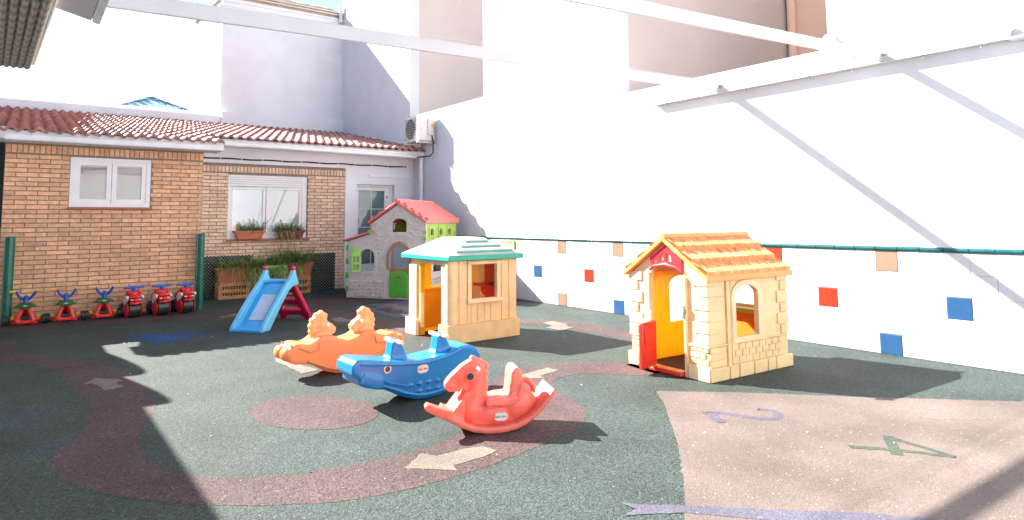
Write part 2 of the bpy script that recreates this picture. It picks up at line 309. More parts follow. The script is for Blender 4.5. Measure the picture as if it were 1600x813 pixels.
inner = Z([(1221, 632), (1040, 648), (860, 652), (700, 640), (600, 608), (540, 560), (527, 495), (565, 432), (603, 380), (560, 318), (490, 262), (430, 225), (340, 206), (200, 194), (90, 178), (50, 150), (-150, 120)], *k1)
flat('path', 'path', smoothloop(outer+outer2+inner2+inner, 2), 0.004, ground)
ribbon('path', 'path', [(-60, 520), (60, 509), (160, 503), (250, 498), (330, 494), (400, 482), (450, 474), (520, 467), (640, 462)], (0.50, 0.55), 0.0045, ground)
ribbon('path', 'path', [(455, 470), (500, 486), (530, 496), (570, 506), (620, 514), (700, 524)], (0.75, 0.6), 0.005, ground)
ribbon('path', 'path', [(430, 478), (500, 474), (560, 470), (640, 466)], (0.5, 0.4), 0.0055, ground)
ribbon('path', 'path', [(780, 503), (840, 502), (900, 508), (970, 522), (1040, 538), (1100, 548), (1080, 565), (1000, 577)], (0.42, 0.40), 0.004, ground)
ar = lambda pts, k: flat('arrow_marking', 'beige', Z(pts, *k), 0.009, ground)
ar([(610, 488), (690, 425), (722, 430), (755, 435), (880, 402), (950, 395), (1000, 412), (960, 435), (890, 455), (825, 475), (838, 497), (720, 490)], (.375, 400, 550))
ar([(310, 298), (365, 272), (465, 278), (472, 283), (440, 287), (472, 305), (400, 318), (375, 300), (350, 292)], k1)
ar([(800, 195), (1040, 128), (1140, 148), (980, 195), (1020, 210), (820, 214)], (.1968, 650, 550))
ar([(180, 608), (230, 600), (310, 615), (325, 632), (358, 632), (290, 655), (195, 638), (230, 628)], (.2706, 800, 340))
ar([(330, 430), (375, 425), (460, 408), (530, 430), (570, 440), (660, 437), (620, 465), (540, 475), (390, 470)], (.1125, 480, 450))
ar([(1200, 560), (1430, 515), (1420, 500), (1540, 515), (1530, 540), (1250, 575)], (.1, 220, 440))
ar([(-10, 555), (110, 590), (430, 680), (260, 715), (110, 640), (10, 600)], (.16, 430, 470))
flat('triangle_marking', 'rblue', Z([(475, 108), (820, 95), (600, 145)], *k1), 0.006, ground)
flat('oval_marking', 'path', [(490+102*math.cos(t*math.pi/16), 645.5+26.5*math.sin(t*math.pi/16)) for t in range(32)], 0.005, ground)
flat('pink_zone', 'pink', Z([(185, 78), (500, 82), (900, 98), (1600, 118), (2300, 135), (2300, 1300), (280, 1300), (290, 640), (296, 540), (292, 450), (270, 290), (235, 180), (215, 125)], .40625, 950, 580), 0.004, ground)
ribbon('digit_marking', 'rpurple', [(1184, 640), (1205, 641), (1219, 648), (1212, 656), (1178, 654), (1145, 648), (1125, 645), (1108, 646)], (0.05, 0.06), 0.008, ground)
ribbon('digit_marking', 'rpurple', [(1106, 645), (1116, 652), (1128, 661)], (0.08, 0.05), 0.0085, ground)
ribbon('digit_marking', 'rgreen2', [(1328, 699), (1395, 703), (1493, 715)], (0.05, 0.04), 0.008, ground)
ribbon('digit_marking', 'rgreen2', [(1493, 715), (1440, 699), (1385, 683)], (0.03, 0.05), 0.0085, ground)
ribbon('digit_marking', 'rgreen2', [(1387, 682), (1394, 696), (1402, 712)], (0.055, 0.06), 0.009, ground)
flat('streak_marking', 'rpurple', Z([(40, 505), (110, 515), (300, 518), (600, 533), (1000, 548), (1260, 572), (1260, 620), (900, 600), (500, 565), (300, 548), (60, 556), (110, 535)], .40625, 950, 580), 0.008, ground)
ribbon('chalk_line', 'beige', [(1438, 654), (1490, 656), (1545, 656)], (0.012, 0.012), 0.008, ground)
ell = lambda cx, cy, rx, ry, n=6: [(cx+rx*math.cos(t*2*math.pi/n), cy+ry*math.sin(t*2*math.pi/n)) for t in range(n)]
flat('flower_marking', 'rpurple', [(548, 481), (575, 477), (606, 472), (650, 468), (700, 472), (705, 492), (650, 497), (612, 495), (592, 489)], 0.007, ground)
for cx, cy, rx, ry, m_ in ((578, 480, 14, 2.2, 'rmaroon'), (600, 484, 13, 2.4, 'rmaroon'), (614, 488, 15, 2.4, 'rmaroon'), (610, 477.5, 13, 2.1, 'beige'), (628, 481.5, 15, 2.5, 'beige'), (640, 492, 22, 2.8, 'path'), (640, 485.5, 12, 2, 'beige'), (660, 479, 14, 2, 'rmaroon')):
    flat('petal_marking', m_, ell(cx, cy, rx, ry, 8), 0.0095, ground)

# ================================================================== RIGHT-HAND WALL AND THE BUILDING BEHIND IT
XW = 6.661
party = thing('boundary_wall', 'tall sunlit white wall with coloured tiles and a green rail along the right', 'wall', (XW, 0, 0))
TOP = 9.5
prof = [(-6, 0), (16.3, 0), (16.3, TOP), (12.47, TOP), (12.47, 3.56), (9.66, 3.56), (9.66, TOP), (6.29, TOP), (6.29, 3.06), (3.31, 3.06), (3.31, TOP), (-6, TOP)]
MB().prism(prof, 0.0, 0.22, 'x').build('wall', 'plaster', party, smooth=0)
for y0, y1, d in ((12.47, 16.3, 4.0), (6.29, 9.66, 5.0), (-6, 3.31, 5.0)):
    b = MB(); b.box(0.22, d, y0, y0+0.2, 2.6, TOP)
    if y1 < 16: b.box(0.22, d, y1-0.2, y1, 2.6, TOP)
    b.build('recess_wall', 'pinkwall', party, smooth=0)
MB().box(4.55, 4.8, 3.1, 6.29-0.003, 2.6, TOP).build('recess_back', 'peach', party, smooth=0)
MB().tube([(4.47, 6.18, 2.6), (4.47, 6.18, TOP)], 0.075, 12).build('drain_pipe', 'peach', party)
# tiled dado: 5 rows of 19.5 cm tiles, a green bull-nose rail of the same module
TP = 0.1955; Y0 = 2.2575
tb = MB(); h = TP/2-0.0022; c = 0.004; t = 0.012
tb.add([(0, -h, -h), (0, h, -h), (0, h, h), (0, -h, h), (-t+0.003, -h, -h), (-t+0.003, h, -h), (-t+0.003, h, h), (-t+0.003, -h, h), (-t, -h+c, -h+c), (-t, h-c, -h+c), (-t, h-c, h-c), (-t, -h+c, h-c)],
       [(0, 1, 2, 3), (0, 1, 5, 4), (1, 2, 6, 5), (2, 3, 7, 6), (3, 0, 4, 7), (4, 5, 9, 8), (5, 6, 10, 9), (6, 7, 11, 10), (7, 4, 8, 11), (8, 9, 10, 11)])
TM = {}
for cname in ('tile_white', 'tile_red', 'tile_blue', 'tile_tan'):
    me = tb.mesh('tile', 0); me.materials.append(M[cname]); TM[cname] = me
special = {(0, 2): 'tile_blue', (6, 2): 'tile_red', (3, 4): 'tile_blue', (9, 0): 'tile_red', (3, 0): 'tile_tan', (30, 2): 'tile_blue', (24, 2): 'tile_red', (27, 0): 'tile_tan', (21, 0): 'tile_tan', (27, 4): 'tile_tan', (21, 4): 'tile_blue'}
MB().box(-0.006, -0.001, Y0-5.5*TP, Y0+50.5*TP, 0, 0.985).build('grout_bed', 'grout', party, smooth=0)
rng = random.Random(3)
for cidx in range(-5, 51):
    for row in range(5):
        inst(TM[special.get((cidx, row), 'tile_white')], 'tile', party, (-0.002+rng.uniform(-.0006, .0006), Y0+cidx*TP, 0.980-TP*(row+.5)), rot=(0, rng.uniform(-.0015, .0015), rng.uniform(-.0015, .0015)))
rb = MB(); hp = [(-0.001, -0.022), (-0.018, -0.022), (-0.028, -0.012), (-0.031, 0), (-0.028, 0.012), (-0.018, 0.022), (-0.001, 0.022)]
rb.add([(a, -TP/2+0.003, b) for a, b in hp]+[(a, TP/2-0.003, b) for a, b in hp], [(i, i+1, i+8, i+7) for i in range(6)]+[tuple(range(7)), tuple(range(7, 14))])
rme = rb.mesh('rail_tile', 50); rme.materials.append(M['railg'])
for cidx in range(-5, 51): inst(rme, 'rail_tile', party, (0, Y0+cidx*TP, 1.004+rng.uniform(-.001, .001)))
MB().box(-0.010, -0.001, Y0-5.5*TP, Y0+50.5*TP, 0.985, 1.022).build('rail_joint', 'grout', party, smooth=0)

# metal ledge and beams of the awning frame
led = thing('metal_ledge', 'white angle-iron ledge bolted along the right wall under the beams', 'ledge', (XW, 0, 2.795))
MB().box(-0.085, -0.001, 0.2, 5.62, 0, 0.012).box(-0.085, -0.079, 0.2, 5.62, 0.012, 0.06).build('angle', 'metalw', led)
MB().box(-0.15, -0.001, 1.35, 1.74, -0.02, -0.002).box(-0.15, -0.001, 1.72, 1.74, -0.002, 0.1).build('end_bracket', 'metalw', led)
for y in (1.95, 2.4, 3.05, 3.5, 4.25, 4.9, 5.4): MB().tube([(-0.06, y, -0.03), (-0.06, y, 0.0)], 0.010, 8).tube([(-0.05, y, 0.012), (-0.05, y, 0.05)], 0.006, 6).build('bolt', 'steel', led)
def beam(name, label, pa, pb, hgt, wid):
    a, b = Vector(pa), Vector(pb); t_ = thing(name, label, 'beam', tuple(b), group='overhead awning beams')
    m_ = MB(); d = a-b
    for q in (Vector((0, 0, 0)), d): m_.v += [tuple(q+Vector((0, y, z))) for y, z in ((0, 0), (wid, 0), (wid, hgt), (0, hgt))]
    m_.f = [(0, 1, 2, 3), (4, 7, 6, 5), (0, 4, 5, 1), (1, 5, 6, 2), (2, 6, 7, 3), (3, 7, 4, 0)]
    m_.build('bar', 'metalw', t_, bevel=0.006)
    MB().tube([(-0.05, -0.03, hgt*.6), (-0.05, wid+0.03, hgt*.6)], 0.018, 10).ball((-0.05, -0.035, hgt*.6), 0.022).build('pulley', 'steel', t_)
    MB().box(-0.10, -0.005, -0.008, wid+0.008, -0.002, 0.03).build('end_shoe', 'metalw', t_)
    return t_
beam('awning_beam', 'longer white overhead beam crossing from upper left to the wall ledge', (0.2, 4.62, 2.63), (XW-0.01, 4.60, 2.81), 0.112, 0.022)
beam('awning_beam', 'white overhead beam near the upper right, ending beside the cone lamp', (1.2, 2.78, 2.52), (XW-0.01, 2.76, 2.81), 0.10, 0.022)
for k, (a, b, lab) in enumerate((((300, -6), (1085, 123), 'upper thin cable strung above the longer beam'), ((300, 1), (965, 112), 'lower thin cable strung just above the longer beam'))):
    A_, B_ = PY(*a, 5.3), PY(*b, 5.3); B_ = PX(*b, XW-0.01) if k == 0 else B_
    mid = (A_+B_)/2; A2 = A_+(A_-B_)*.3
    tag(MB().tube([A2, A_, mid, B_]+([PX(b[0]+70, b[1]+4, XW-0.01)] if k else []), 0.0028, 5).build('cable', 'metalw'), lab, 'cable', 'thin cables over the yard')
lamp = thing('wall_lamp', 'small white cone lamp on the right wall above the beam end', 'lamp', tuple(PX(1300, 64, XW)))
MB().tube([(-0.005, 0, 0), (-0.03, 0, 0)], 0.05, 14).build('base', 'pvc', lamp)
MB().tube([(-0.03, 0, 0.0), (-0.10, -0.02, -0.015), (-0.14, -0.03, -0.02)], [0.03, 0.055, 0.06], 16).build('cone', 'pvc', lamp)

# ================================================================== AIR CONDITIONER
ac = thing('air_conditioner', 'white outdoor air-conditioning unit on brackets high in the corner', 'air conditioner', (XW, 11.35, 2.89))
MB().box(-0.375, -0.06, 0, 0.66, 0.02, 0.545).build('case', 'acw', ac, bevel=0.012)
g_ = MB()
for i in range(9): g_.box(-0.386, -0.377, 0.16, 0.62, 0.075+i*0.05, 0.086+i*0.05)
for i in range(8): g_.box(-0.390, -0.386, 0.18+i*0.058, 0.186+i*0.058, 0.065, 0.49)
g_.build('grille', 'acfan', ac)
MB().tube([(-0.377, 0.39, 0.28), (-0.381, 0.39, 0.28)], 0.20, 28).build('fan_opening', 'dark', ac)
MB().box(-0.20, -0.08, -0.03, -0.001, 0.14, 0.46).build('side_cover', 'acw', ac, bevel=0.008)
MB().box(-0.13, -0.095, -0.034, -0.031, 0.29, 0.37).build('sticker', 'acor', ac)
for y in (0.06, 0.56): MB().box(-0.40, 0.0, y, y+0.035, -0.02, 0.018).box(-0.035, 0.0, y, y+0.035, -0.09, 0.26).build('bracket', 'acw', ac)
MB().tube([(-0.10, 0.01, 0.15), (-0.09, -0.03, 0.02), (-0.09, -0.03, -0.22), (-0.12, 0.02, -0.28), (-0.30, 0.25, -0.30)], 0.014, 8).build('hose', 'cable', ac)

# ================================================================== BRICK BUILDINGS AND TILED ROOF
BL, BH = 0.25, 0.0622
def brickmesh(m, L, Hh):
    b = MB(); x, z = L/2, Hh/2; c = 0.003; d = 0.016
    b.add([(-x, d, -z), (x, d, -z), (x, d, z), (-x, d, z), (-x, c, -z), (x, c, -z), (x, c, z), (-x, c, z), (-x+c, 0, -z+c), (x-c, 0, -z+c), (x-c, 0, z-c), (-x+c, 0, z-c)],
          [(0, 1, 5, 4), (1, 2, 6, 5), (2, 3, 7, 6), (3, 0, 4, 7), (4, 5, 9, 8), (5, 6, 10, 9), (6, 7, 11, 10), (7, 4, 8, 11), (8, 9, 10, 11)])
    me = b.mesh('brick', 0); me.materials.append(M[m]); return me
def lay_bricks(parent, m, x0, x1, z0, ztop, y, holes, zsplit, soldier_z):
    """running bond; every brick an object, the courses below zsplit joined as one piece"""
    me = brickmesh(m, 1, BH-0.011); rest = MB(); n = 0; rr = random.Random(5); ci = 0; z = z0
    while z+BH <= ztop+1e-4:
        x = x0-(BL/2 if ci % 2 else 0)
        while x < x1:
            a, b = max(x, x0), min(x+BL, x1); segs = [(a, b)]
            for hx0, hx1, hz0, hz1 in holes:
                if z+BH*.6 > hz0 and z+BH*.4 < hz1:
                    segs = [s for p, q in segs for s in ((p, min(q, hx0)), (max(p, hx1), q)) if s[1]-s[0] > 0.02]
            for p, q in segs:
                if q-p < 0.03: continue
                ln = q-p-0.011; cx = (p+q)/2; cz = z+BH/2
                if cz < zsplit: rest.box(cx-ln/2, cx+ln/2, y+rr.uniform(-.001, .001), y+0.016, cz-(BH-0.011)/2, cz+(BH-0.011)/2)
                else: inst(me, 'brick', parent, (cx, y+rr.uniform(-.0015, .0015), cz), (ln, 1, 1)); n += 1
            x += BL
        z += BH; ci += 1
    if rest.v: tag(rest.build('lower_bricks', m, parent, smooth=0), kind='stuff')
    sm = brickmesh(m, BH-0.011, 0.105); k = int((x1-x0)/BH)
    for i in range(k): inst(sm, 'soldier_brick', parent, (x0+(i+.5)*(x1-x0)/k, y+rr.uniform(-.001, .001), soldier_z+0.0575))
    return n

# tiled roof: one wave of clay per tile, the front lip raised over the course below
TW, TL, SL = 0.150, 0.43, 0.19
def tilemesh():
    b = MB(); n = 8; vs = []
    for y, lift in ((0, 0.058), (TL+0.05, 0.004)):
        for i in range(n+1): x = -TW/2+TW*i/n; vs.append((x, y, lift+0.027*math.cos(2*math.pi*(i/n-.5))+0.027))
    for i in range(n+1): x = -TW/2+TW*i/n; vs.append((x, 0.002, 0.010+0.027*math.cos(2*math.pi*(i/n-.5))+0.027))
    fs = [(i, i+1, n+2+i, n+1+i) for i in range(n)]+[(2*n+2+i, 2*n+3+i, i+1, i) for i in range(n)]
    b.add(vs, fs); me = b.mesh('roof_tile', 60); me.materials.append(M['rtile']); return me
TILE = tilemesh()
def roof(parent, x0, x1, ye, ze, yb):
    n = 0; rr = random.Random(9); ang = math.atan(SL); step = TL*math.cos(ang); k = round((x1-x0)/TW); wx = (x1-x0)/k; r = 0; y = ye
    while y < yb-0.1:
        for i in range(k):
            inst(TILE, 'roof_tile', parent, (x0+(i+.5)*wx+rr.uniform(-.004, .004), y+rr.uniform(-.008, .008), ze+(y-ye)*SL+rr.uniform(-.002, .003)), (wx/TW, 1, 1), (ang, 0, rr.uniform(-.012, .012))); n += 1
        y += step
    zb = ze+(yb-ye)*SL
    MB().add([(x0, ye+.03, ze-.07), (x1, ye+.03, ze-.07), (x1, yb, zb-.07), (x0, yb, zb-.07), (x0, ye+.03, ze-.005), (x1, ye+.03, ze-.005), (x1, yb, zb-.005), (x0, yb, zb-.005)], [(0, 3, 2, 1), (4, 5, 6, 7), (0, 1, 5, 4), (1, 2, 6, 5), (2, 3, 7, 6), (3, 0, 4, 7)]).build('roof_deck', 'fascia', parent, smooth=0)
    return n

YA, YB = 10.93, 12.25
annex = thing('brick_annex', 'projecting orange brick block with a small window and clay tile roof', 'building', (0, 0, 0))
AX0, AX1 = -0.20, 2.24
wA = (0.529, 1.526, 1.535, 2.237)
MB().prism([(AX0, 0), (AX1, 0), (AX1, 2.42), (AX0, 2.42)], YA+0.010, YA+0.16, 'y', [[(wA[0], wA[2]-.0), (wA[1], wA[2]), (wA[1], wA[3]), (wA[0], wA[3])]]).build('wall', 'mortar', annex, smooth=0)
MB().box(AX0+.01, AX1-0.003, YA+0.17, 16.2, 0, 2.42).build('block', 'plaster_side', annex, smooth=0)
lay_bricks(annex, 'brick_a', AX0, AX1, 0.008, 2.262, YA, [(wA[0], wA[1], wA[2], wA[3])], 0.32, 2.263)
roof(annex, -0.66, 2.44, 10.50, 2.475, 16.15)
MB().box(-0.66, 2.44, 10.56, 10.60, 2.395, 2.53).box(-0.66, 2.44, 10.603, YA+0.1, 2.400, 2.418).build('fascia_board', 'fascia', annex, smooth=0)
for i in range(9): MB().box(-0.43+i*0.33, -0.424+i*0.33, 10.557, 10.5595, 2.40, 2.52).build('fascia_joint', 'plaster_side', annex, smooth=0)
MB().box(-0.30, -0.20, 10.50, 10.62, 2.40, 2.56).build('gutter_box', 'steel', annex, bevel=.006)
def sash(parent, x0, x1, z0, z1, y, fw_, glass):
    f = MB().prism([(x0, z0), (x1, z0), (x1, z1), (x0, z1)], y, y+0.05, 'y', [[(x0+fw_, z0+fw_), (x1-fw_, z0+fw_), (x1-fw_, z1-fw_), (x0+fw_, z1-fw_)]]).build('sash', 'pvc', parent, bevel=.004)
    MB().box(x0+fw_-.004, x1-fw_+.004, y+0.022, y+0.03, z0+fw_-.004, z1-fw_+.004).build('pane', glass, parent, smooth=0); return f
x0, x1, z0, z1 = wA
win = MB().prism([(x0, z0), (x1, z0), (x1, z1), (x0, z1)], YA+0.012, YA+0.09, 'y', [[(x0+.06, z0+.055), (x1-.06, z0+.055), (x1-.06, z1-.05), (x0+.06, z1-.05)]]).build('window', 'pvc', annex, bevel=.004)
xm = (x0+x1)/2
sash(win, x0+.058, xm, z0+.053, z1-.048, YA+.022, .062, 'glass2'); sash(win, xm+.004, x1-.058, z0+.053, z1-.048, YA+.022, .062, 'glass2')
MB().box(x0-.02, x1+.03, YA-.035, YA+.09, z0-.032, z0-.002).build('sill', 'sillm', win, bevel=.004)
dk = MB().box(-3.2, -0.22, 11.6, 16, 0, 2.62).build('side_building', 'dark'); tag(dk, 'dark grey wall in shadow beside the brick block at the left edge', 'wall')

school = thing('school_building', 'white and tan brick building with a shuttered window and glazed door', 'building', (0, 0, 0))
wB = (2.93, 4.36, 1.005, 2.16); SX0, SX1, SXB = 2.245, XW-0.004, 5.115; wD = (5.36, 6.19, 0.0, 2.05)
MB().prism([(SX0, 0), (SXB, 0), (SXB, 2.36), (SX0, 2.36)], YB+0.010, YB+0.2, 'y', [[(wB[0], wB[2]), (wB[1], wB[2]), (wB[1], wB[3]), (wB[0], wB[3])]]).build('wall', 'mortar', school, smooth=0)
MB().prism([(SXB+.002, 0), (wD[0], 0), (wD[0], wD[3]), (wD[1], wD[3]), (wD[1], 0), (SX1, 0), (SX1, 2.68), (SX0, 2.68), (SX0, 2.362), (SXB+.002, 2.362)], YB-0.004, YB+0.2, 'y').build('white_wall', 'plaster_side', school, smooth=0)
MB().box(SX0, SX1, YB+0.35, 16.2, 0, 2.5).build('block', 'dark', school, smooth=0)
lay_bricks(school, 'brick_b', SX0+.005, SXB, 0.008, 2.19, YB-.006, [wB], 0.74, 2.198)
roof(school, 2.46, XW-0.01, 11.78, 2.715, 16.15)
MB().box(2.46, XW-.01, 11.86, 11.90, 2.63, 2.745).box(2.46, XW-.01, 11.903, YB+.1, 2.642, 2.66).build('fascia_board', 'fascia', school, smooth=0)
gt = MB().tube([(2.42, 11.80, 2.655), (XW-.10, 11.80, 2.625)], 0.042, 14).build('gutter', 'pvc', school)
for i in range(7): MB().tube([(2.62+i*.62, 11.80, 2.653-i*.0045), (2.645+i*.62, 11.80, 2.653-i*.0045)], 0.048, 14).box(2.625+i*.62, 2.64+i*.62, 11.80, 11.86, 2.66, 2.70).build('gutter_clip', 'pvc', school)
MB().tube([(XW-.12, 11.80, 2.63), (XW-.075, 11.82, 2.60), (XW-.07, 11.84, 2.5), (XW-.07, 11.84, 0.0)], 0.045, 14).build('down_pipe', 'pvc', school)
cp = [(SX0+.0, YB-.02, 2.445)]+[(SX0+.35*i, YB-.02, 2.445-(.012 if i % 2 else 0)) for i in range(1, 13)]
MB().tube(cp, 0.014, 6).build('wall_cable', 'cable', school)
for i in range(0, 12): MB().box(SX0+.17+.36*i, SX0+.182+.36*i, YB-.037, YB-.005, 2.425, 2.458).build('cable_clip', 'pvc', school)
MB().box(5.62, XW-.11, YB-.03, YB-.005, 2.20, 2.25).build('cable_duct', 'pvc', school, bevel=.004)
x0, x1, z0, z1 = wB
win = MB().prism([(x0, z0), (x1, z0), (x1, z1), (x0, z1)], YB+0.03, YB+0.12, 'y', [[(x0+.05, z0+.07), (x1-.09, z0+.07), (x1-.09, z1-.03), (x0+.05, z1-.03)]]).build('window', 'pvc', school, bevel=.004)
for i in range(5): MB().box(x0+.035, x1-.075, YB+.022-.004*(i % 2), YB+.06, 1.955+i*.040, 1.992+i*.040).build('shutter_slat', 'pvc', win, bevel=.004)
xm = 3.605
sash(win, x0+.045, xm, z0+.065, 1.952, YB+.06, .055, 'glass'); sash(win, xm+.003, x1-.085, z0+.065, 1.952, YB+.045, .055, 'glass')
MB().box(x0-.02, x1+.03, YB-.06, YB+.1, z0-.034, z0-.002).build('sill', 'sillm', win, bevel=.004)
x0, x1, z0, z1 = wD
door = MB().prism([(x0, 0.01), (x1, 0.01), (x1, z1), (x0, z1)], YB+.10, YB+.16, 'y', [[(x0+.05, .03), (x1-.05, .03), (x1-.05, z1-.05), (x0+.05, z1-.05)]]).build('door', 'pvc', school, bevel=.004)
MB().prism([(x0+.052, .032), (x1-.052, .032), (x1-.052, z1-.052), (x0+.052, z1-.052)], YB+.11, YB+.15, 'y', [[(5.445, .45), (6.02, .45), (6.02, 1.93), (5.445, 1.93)]]).build('leaf', 'pvc', door, bevel=.003)
for i in range(2):
    for j in range(4):
        MB().box(5.447+i*.29, 5.447+i*.29+.275, YB+.128, YB+.134, .455+j*.37, .455+j*.37+.355).build('pane', 'glasst', door, smooth=0)
MB().box(5.722, 5.737, YB+.118, YB+.140, .45, 1.93).box(5.445, 6.02, YB+.119, YB+.139, .812, .824).box(5.445, 6.02, YB+.119, YB+.139, 1.182, 1.194).box(5.445, 6.02, YB+.119, YB+.139, 1.552, 1.564).build('muntin', 'pvc', door)
MB().box(6.06, 6.09, YB+.07, YB+.11, 1.78, 1.83).tube([(6.075, YB+.08, 1.0), (5.97, YB+.06, 1.0)], .011, 8).build('handle', 'steel', door)
MB().box(-0.9, XW-.005, 16.17, 16.27, 3.0, 3.80).build('parapet', 'plaster_side', school, smooth=0)
MB().prism([(3.66, 3.6), (XW-.005, 3.6), (XW-.005, 3.98), (5.9, 3.93), (5.2, 3.90), (3.66, 3.90)], 16.10, 16.165, 'y').build('flashing', 'plaster_side', school, smooth=0)

# taller building behind and the small blue tiled roof
back = thing('back_building', 'tall shaded grey-white house wall rising behind the tiled roof', 'building', (0, 0, 0))
MB().box(3.66, XW-.003, 16.3, 16.46, 0, 6.72).build('wall', 'plaster_side', back, smooth=0)
cb = MB(); rr = random.Random(2)
for i in range(24): x = 3.7+i*.123; cb.box(x, x+.121, 16.305+rr.uniform(0, .02), 16.45, 6.72, 6.93+rr.uniform(-.02, .02))
cb.build('brick_coping', 'concrete', back, smooth=0)
MB().box(3.66, XW-.35, 16.40, 16.46, 6.96, 7.02).build('upper_parapet', 'fascia', back, smooth=0)
for z in (6.80, 6.87): MB().tube([(3.7, 16.27, z), (XW-.06, 16.27, z)], .014, 6).build('railing_bar', 'pvc', back)
MB().tube([(XW-.07, 16.24, 6.58), (XW-.07, 16.24, 7.05)], .05, 10).build('railing_post', 'fascia', back)
MB().box(3.664, 3.90, 16.31, 16.47, 6.96, 7.42).build('chimney_stack', 'plaster_side', back, smooth=0)
bat = MB(); a, b = PY(307, 36, 16.52), PY(345, 0, 16.52); d = (b-a); bat.tube([a, a+d*1.7], 0.045, 4); tag(bat.build('wooden_batten', 'batten', smooth=0), 'slanting bare wooden batten against the sky beside the tall back wall', 'batten')
tur = thing('blue_tiled_roof', 'small pale blue tiled pyramid roof showing above the clay tiles', 'roof', (2.36, 17.3, 0))
hw = 0.70; MB().box(-hw-.06, hw+.06, -hw-.06, hw+.06, 3.3, 3.92).build('cornice', 'fascia', tur, smooth=0)
rr = random.Random(4); bt = MB(); bt.add([(-.075, 0, 0), (.075, 0, 0), (.075, .16, .075), (-.075, .16, .075), (-.075, -.0, -.02), (.075, 0, -.02)], [(0, 1, 2, 3), (4, 5, 1, 0)]); btm = bt.mesh('blue_tile', 0, False); btm.materials.append(M['bluetile'])
MB().add([(-hw, -hw, 3.92), (hw, -hw, 3.92), (hw, hw, 3.92), (-hw, hw, 3.92), (0, 0, 4.27)], [(0, 1, 4), (1, 2, 4), (2, 3, 4), (3, 0, 4), (0, 3, 2, 1)]).build('roof_core', 'bluetile', tur, smooth=0)
for side in range(4):
    for row in range(5):
        s = hw*(1-row/5); n = max(1, int(2*s/.15)); q = Matrix.Rotation(side*math.pi/2, 4, 'Z')
        for i in range(n):
            p = q @ Vector((-s+(i+.5)*2*s/n, -s, 3.935+.35*row/5)); inst(btm, 'blue_tile', tur, p, rot=(0, 0, side*math.pi/2), scale=(2*s/n/.15*.98, 1, 1))

# scalloped white wall out of frame to the left: its shadow lies over the left of the yard
sw = [(-3, 0), (15, 0), (15, 2.6)]
def bump(ya, yb, yt, hgt): return [(ya+(yt-ya)*i/8, 2.6+hgt*math.sin(i/8*math.pi/2)) for i in range(8)]+[(yt+(yb-yt)*i/6, 2.6+hgt*math.cos(i/6*math.pi/2)) for i in range(7)]
sw += bump(11.09, 9.78, 10.25, .27)+bump(9.76, 8.69, 9.03, .27)+[(-3, 2.6)]
lw = MB().prism(sw, -1.25, -1.0, 'x').build('left_boundary_wall', 'plaster', smooth=0); tag(lw, 'white boundary wall with scalloped top along the left of the yard', 'wall')
# the sunlit school wing behind the photographer, mirrored in the window panes
rear = thing('rear_building', 'white sunlit wing with tiled eave closing the yard behind the viewer', 'building', (0, 0, 0))
MB().box(-3.2, XW-.02, -3.4, -3.1, 0, 3.3).build('wall', 'plaster_side', rear, smooth=0)
MB().box(-3.2, XW-.02, -3.095, -2.85, 3.12, 3.28).build('fascia_board', 'fascia', rear, smooth=0)
b = MB(); nn = 60; vs = []
for y, z in ((-2.80, 3.30), (-6.2, 4.5)):
    for i in range(nn*4+1): x = -3.2+(XW-.02+3.2)*i/(nn*4); vs.append((x, y, z+.03*math.cos(i*math.pi/2)))
n4 = nn*4+1; b.add(vs, [(i, i+1, n4+i+1, n4+i) for i in range(n4-1)]); b.build('tiled_roof', 'rtile', rear, fix=False)
# awning at the upper left
aw = thing('corrugated_awning', 'ribbed green and pink awning sheet hanging in at the upper left corner', 'awning', (0.007, 4.627, 2.2))
ab = MB(); nr = 26; pit = .0312; seg = 6; vs = []
for y, z, xs in ((0, 0, 0), (-1.0, -.046, .030), (-2.2, -.102, .066), (-4.0, -.185, .12)):
    for i in range(nr*seg+1): x = -pit*i/seg; vs.append((x+xs, y-(0.03 if y == 0 else 0)*abs(math.sin(math.pi*i/seg)), z-0.015*abs(math.sin(math.pi*i/seg))))
n = nr*seg+1
for j in range(3): ab.f += [(j*n+i, j*n+i+1, (j+1)*n+i+1, (j+1)*n+i) for i in range(n-1)]
ab.v = vs; sheet = ab.build('sheet', 'awning', aw, smooth=50); so_ = sheet.modifiers.new('solid', 'SOLIDIFY'); so_.thickness = .004
MB().tube([(0.012, -.05, 0.02), (.13, -4.0, -.165)], .010, 6).build('edge_rod', 'pvc', aw)
cas = thing('awning_cassette', 'white metal awning housing poking in beside the ribbed sheet', 'awning housing', (0, 3.4, 0))
MB().prism([(.030, 2.252), (.215, 2.206), (.215, 2.27), (.03, 2.31)], -2.4, 0, 'y').build('panel', 'metalw', cas, bevel=.004)
MB().prism([(.217, 2.204), (.248, 2.196), (.252, 2.28), (.217, 2.28)], -2.4, 0.012, 'y').build('edge_rail', 'fascia', cas, bevel=.004)

# ================================================================== GREEN PADDED POSTS
for x, y, lab in ((2.215, 10.79, 'green padded post at the right corner of the brick block'), (-0.085, 10.80, 'green padded post at the left edge of the brick block')):
    p = thing('padded_post', lab, 'post', (x, y, 0), group='green padded corner posts')
    MB().tube([(0, 0, 0), (0, 0, 1.13), (0, 0, 1.14)], [.052, .052, .045], 10).build('pad', 'padg', p, smooth=20)
    MB().box(-.062, -.04, -.02, .02, .0, 1.12).build('seam', 'padg', p)

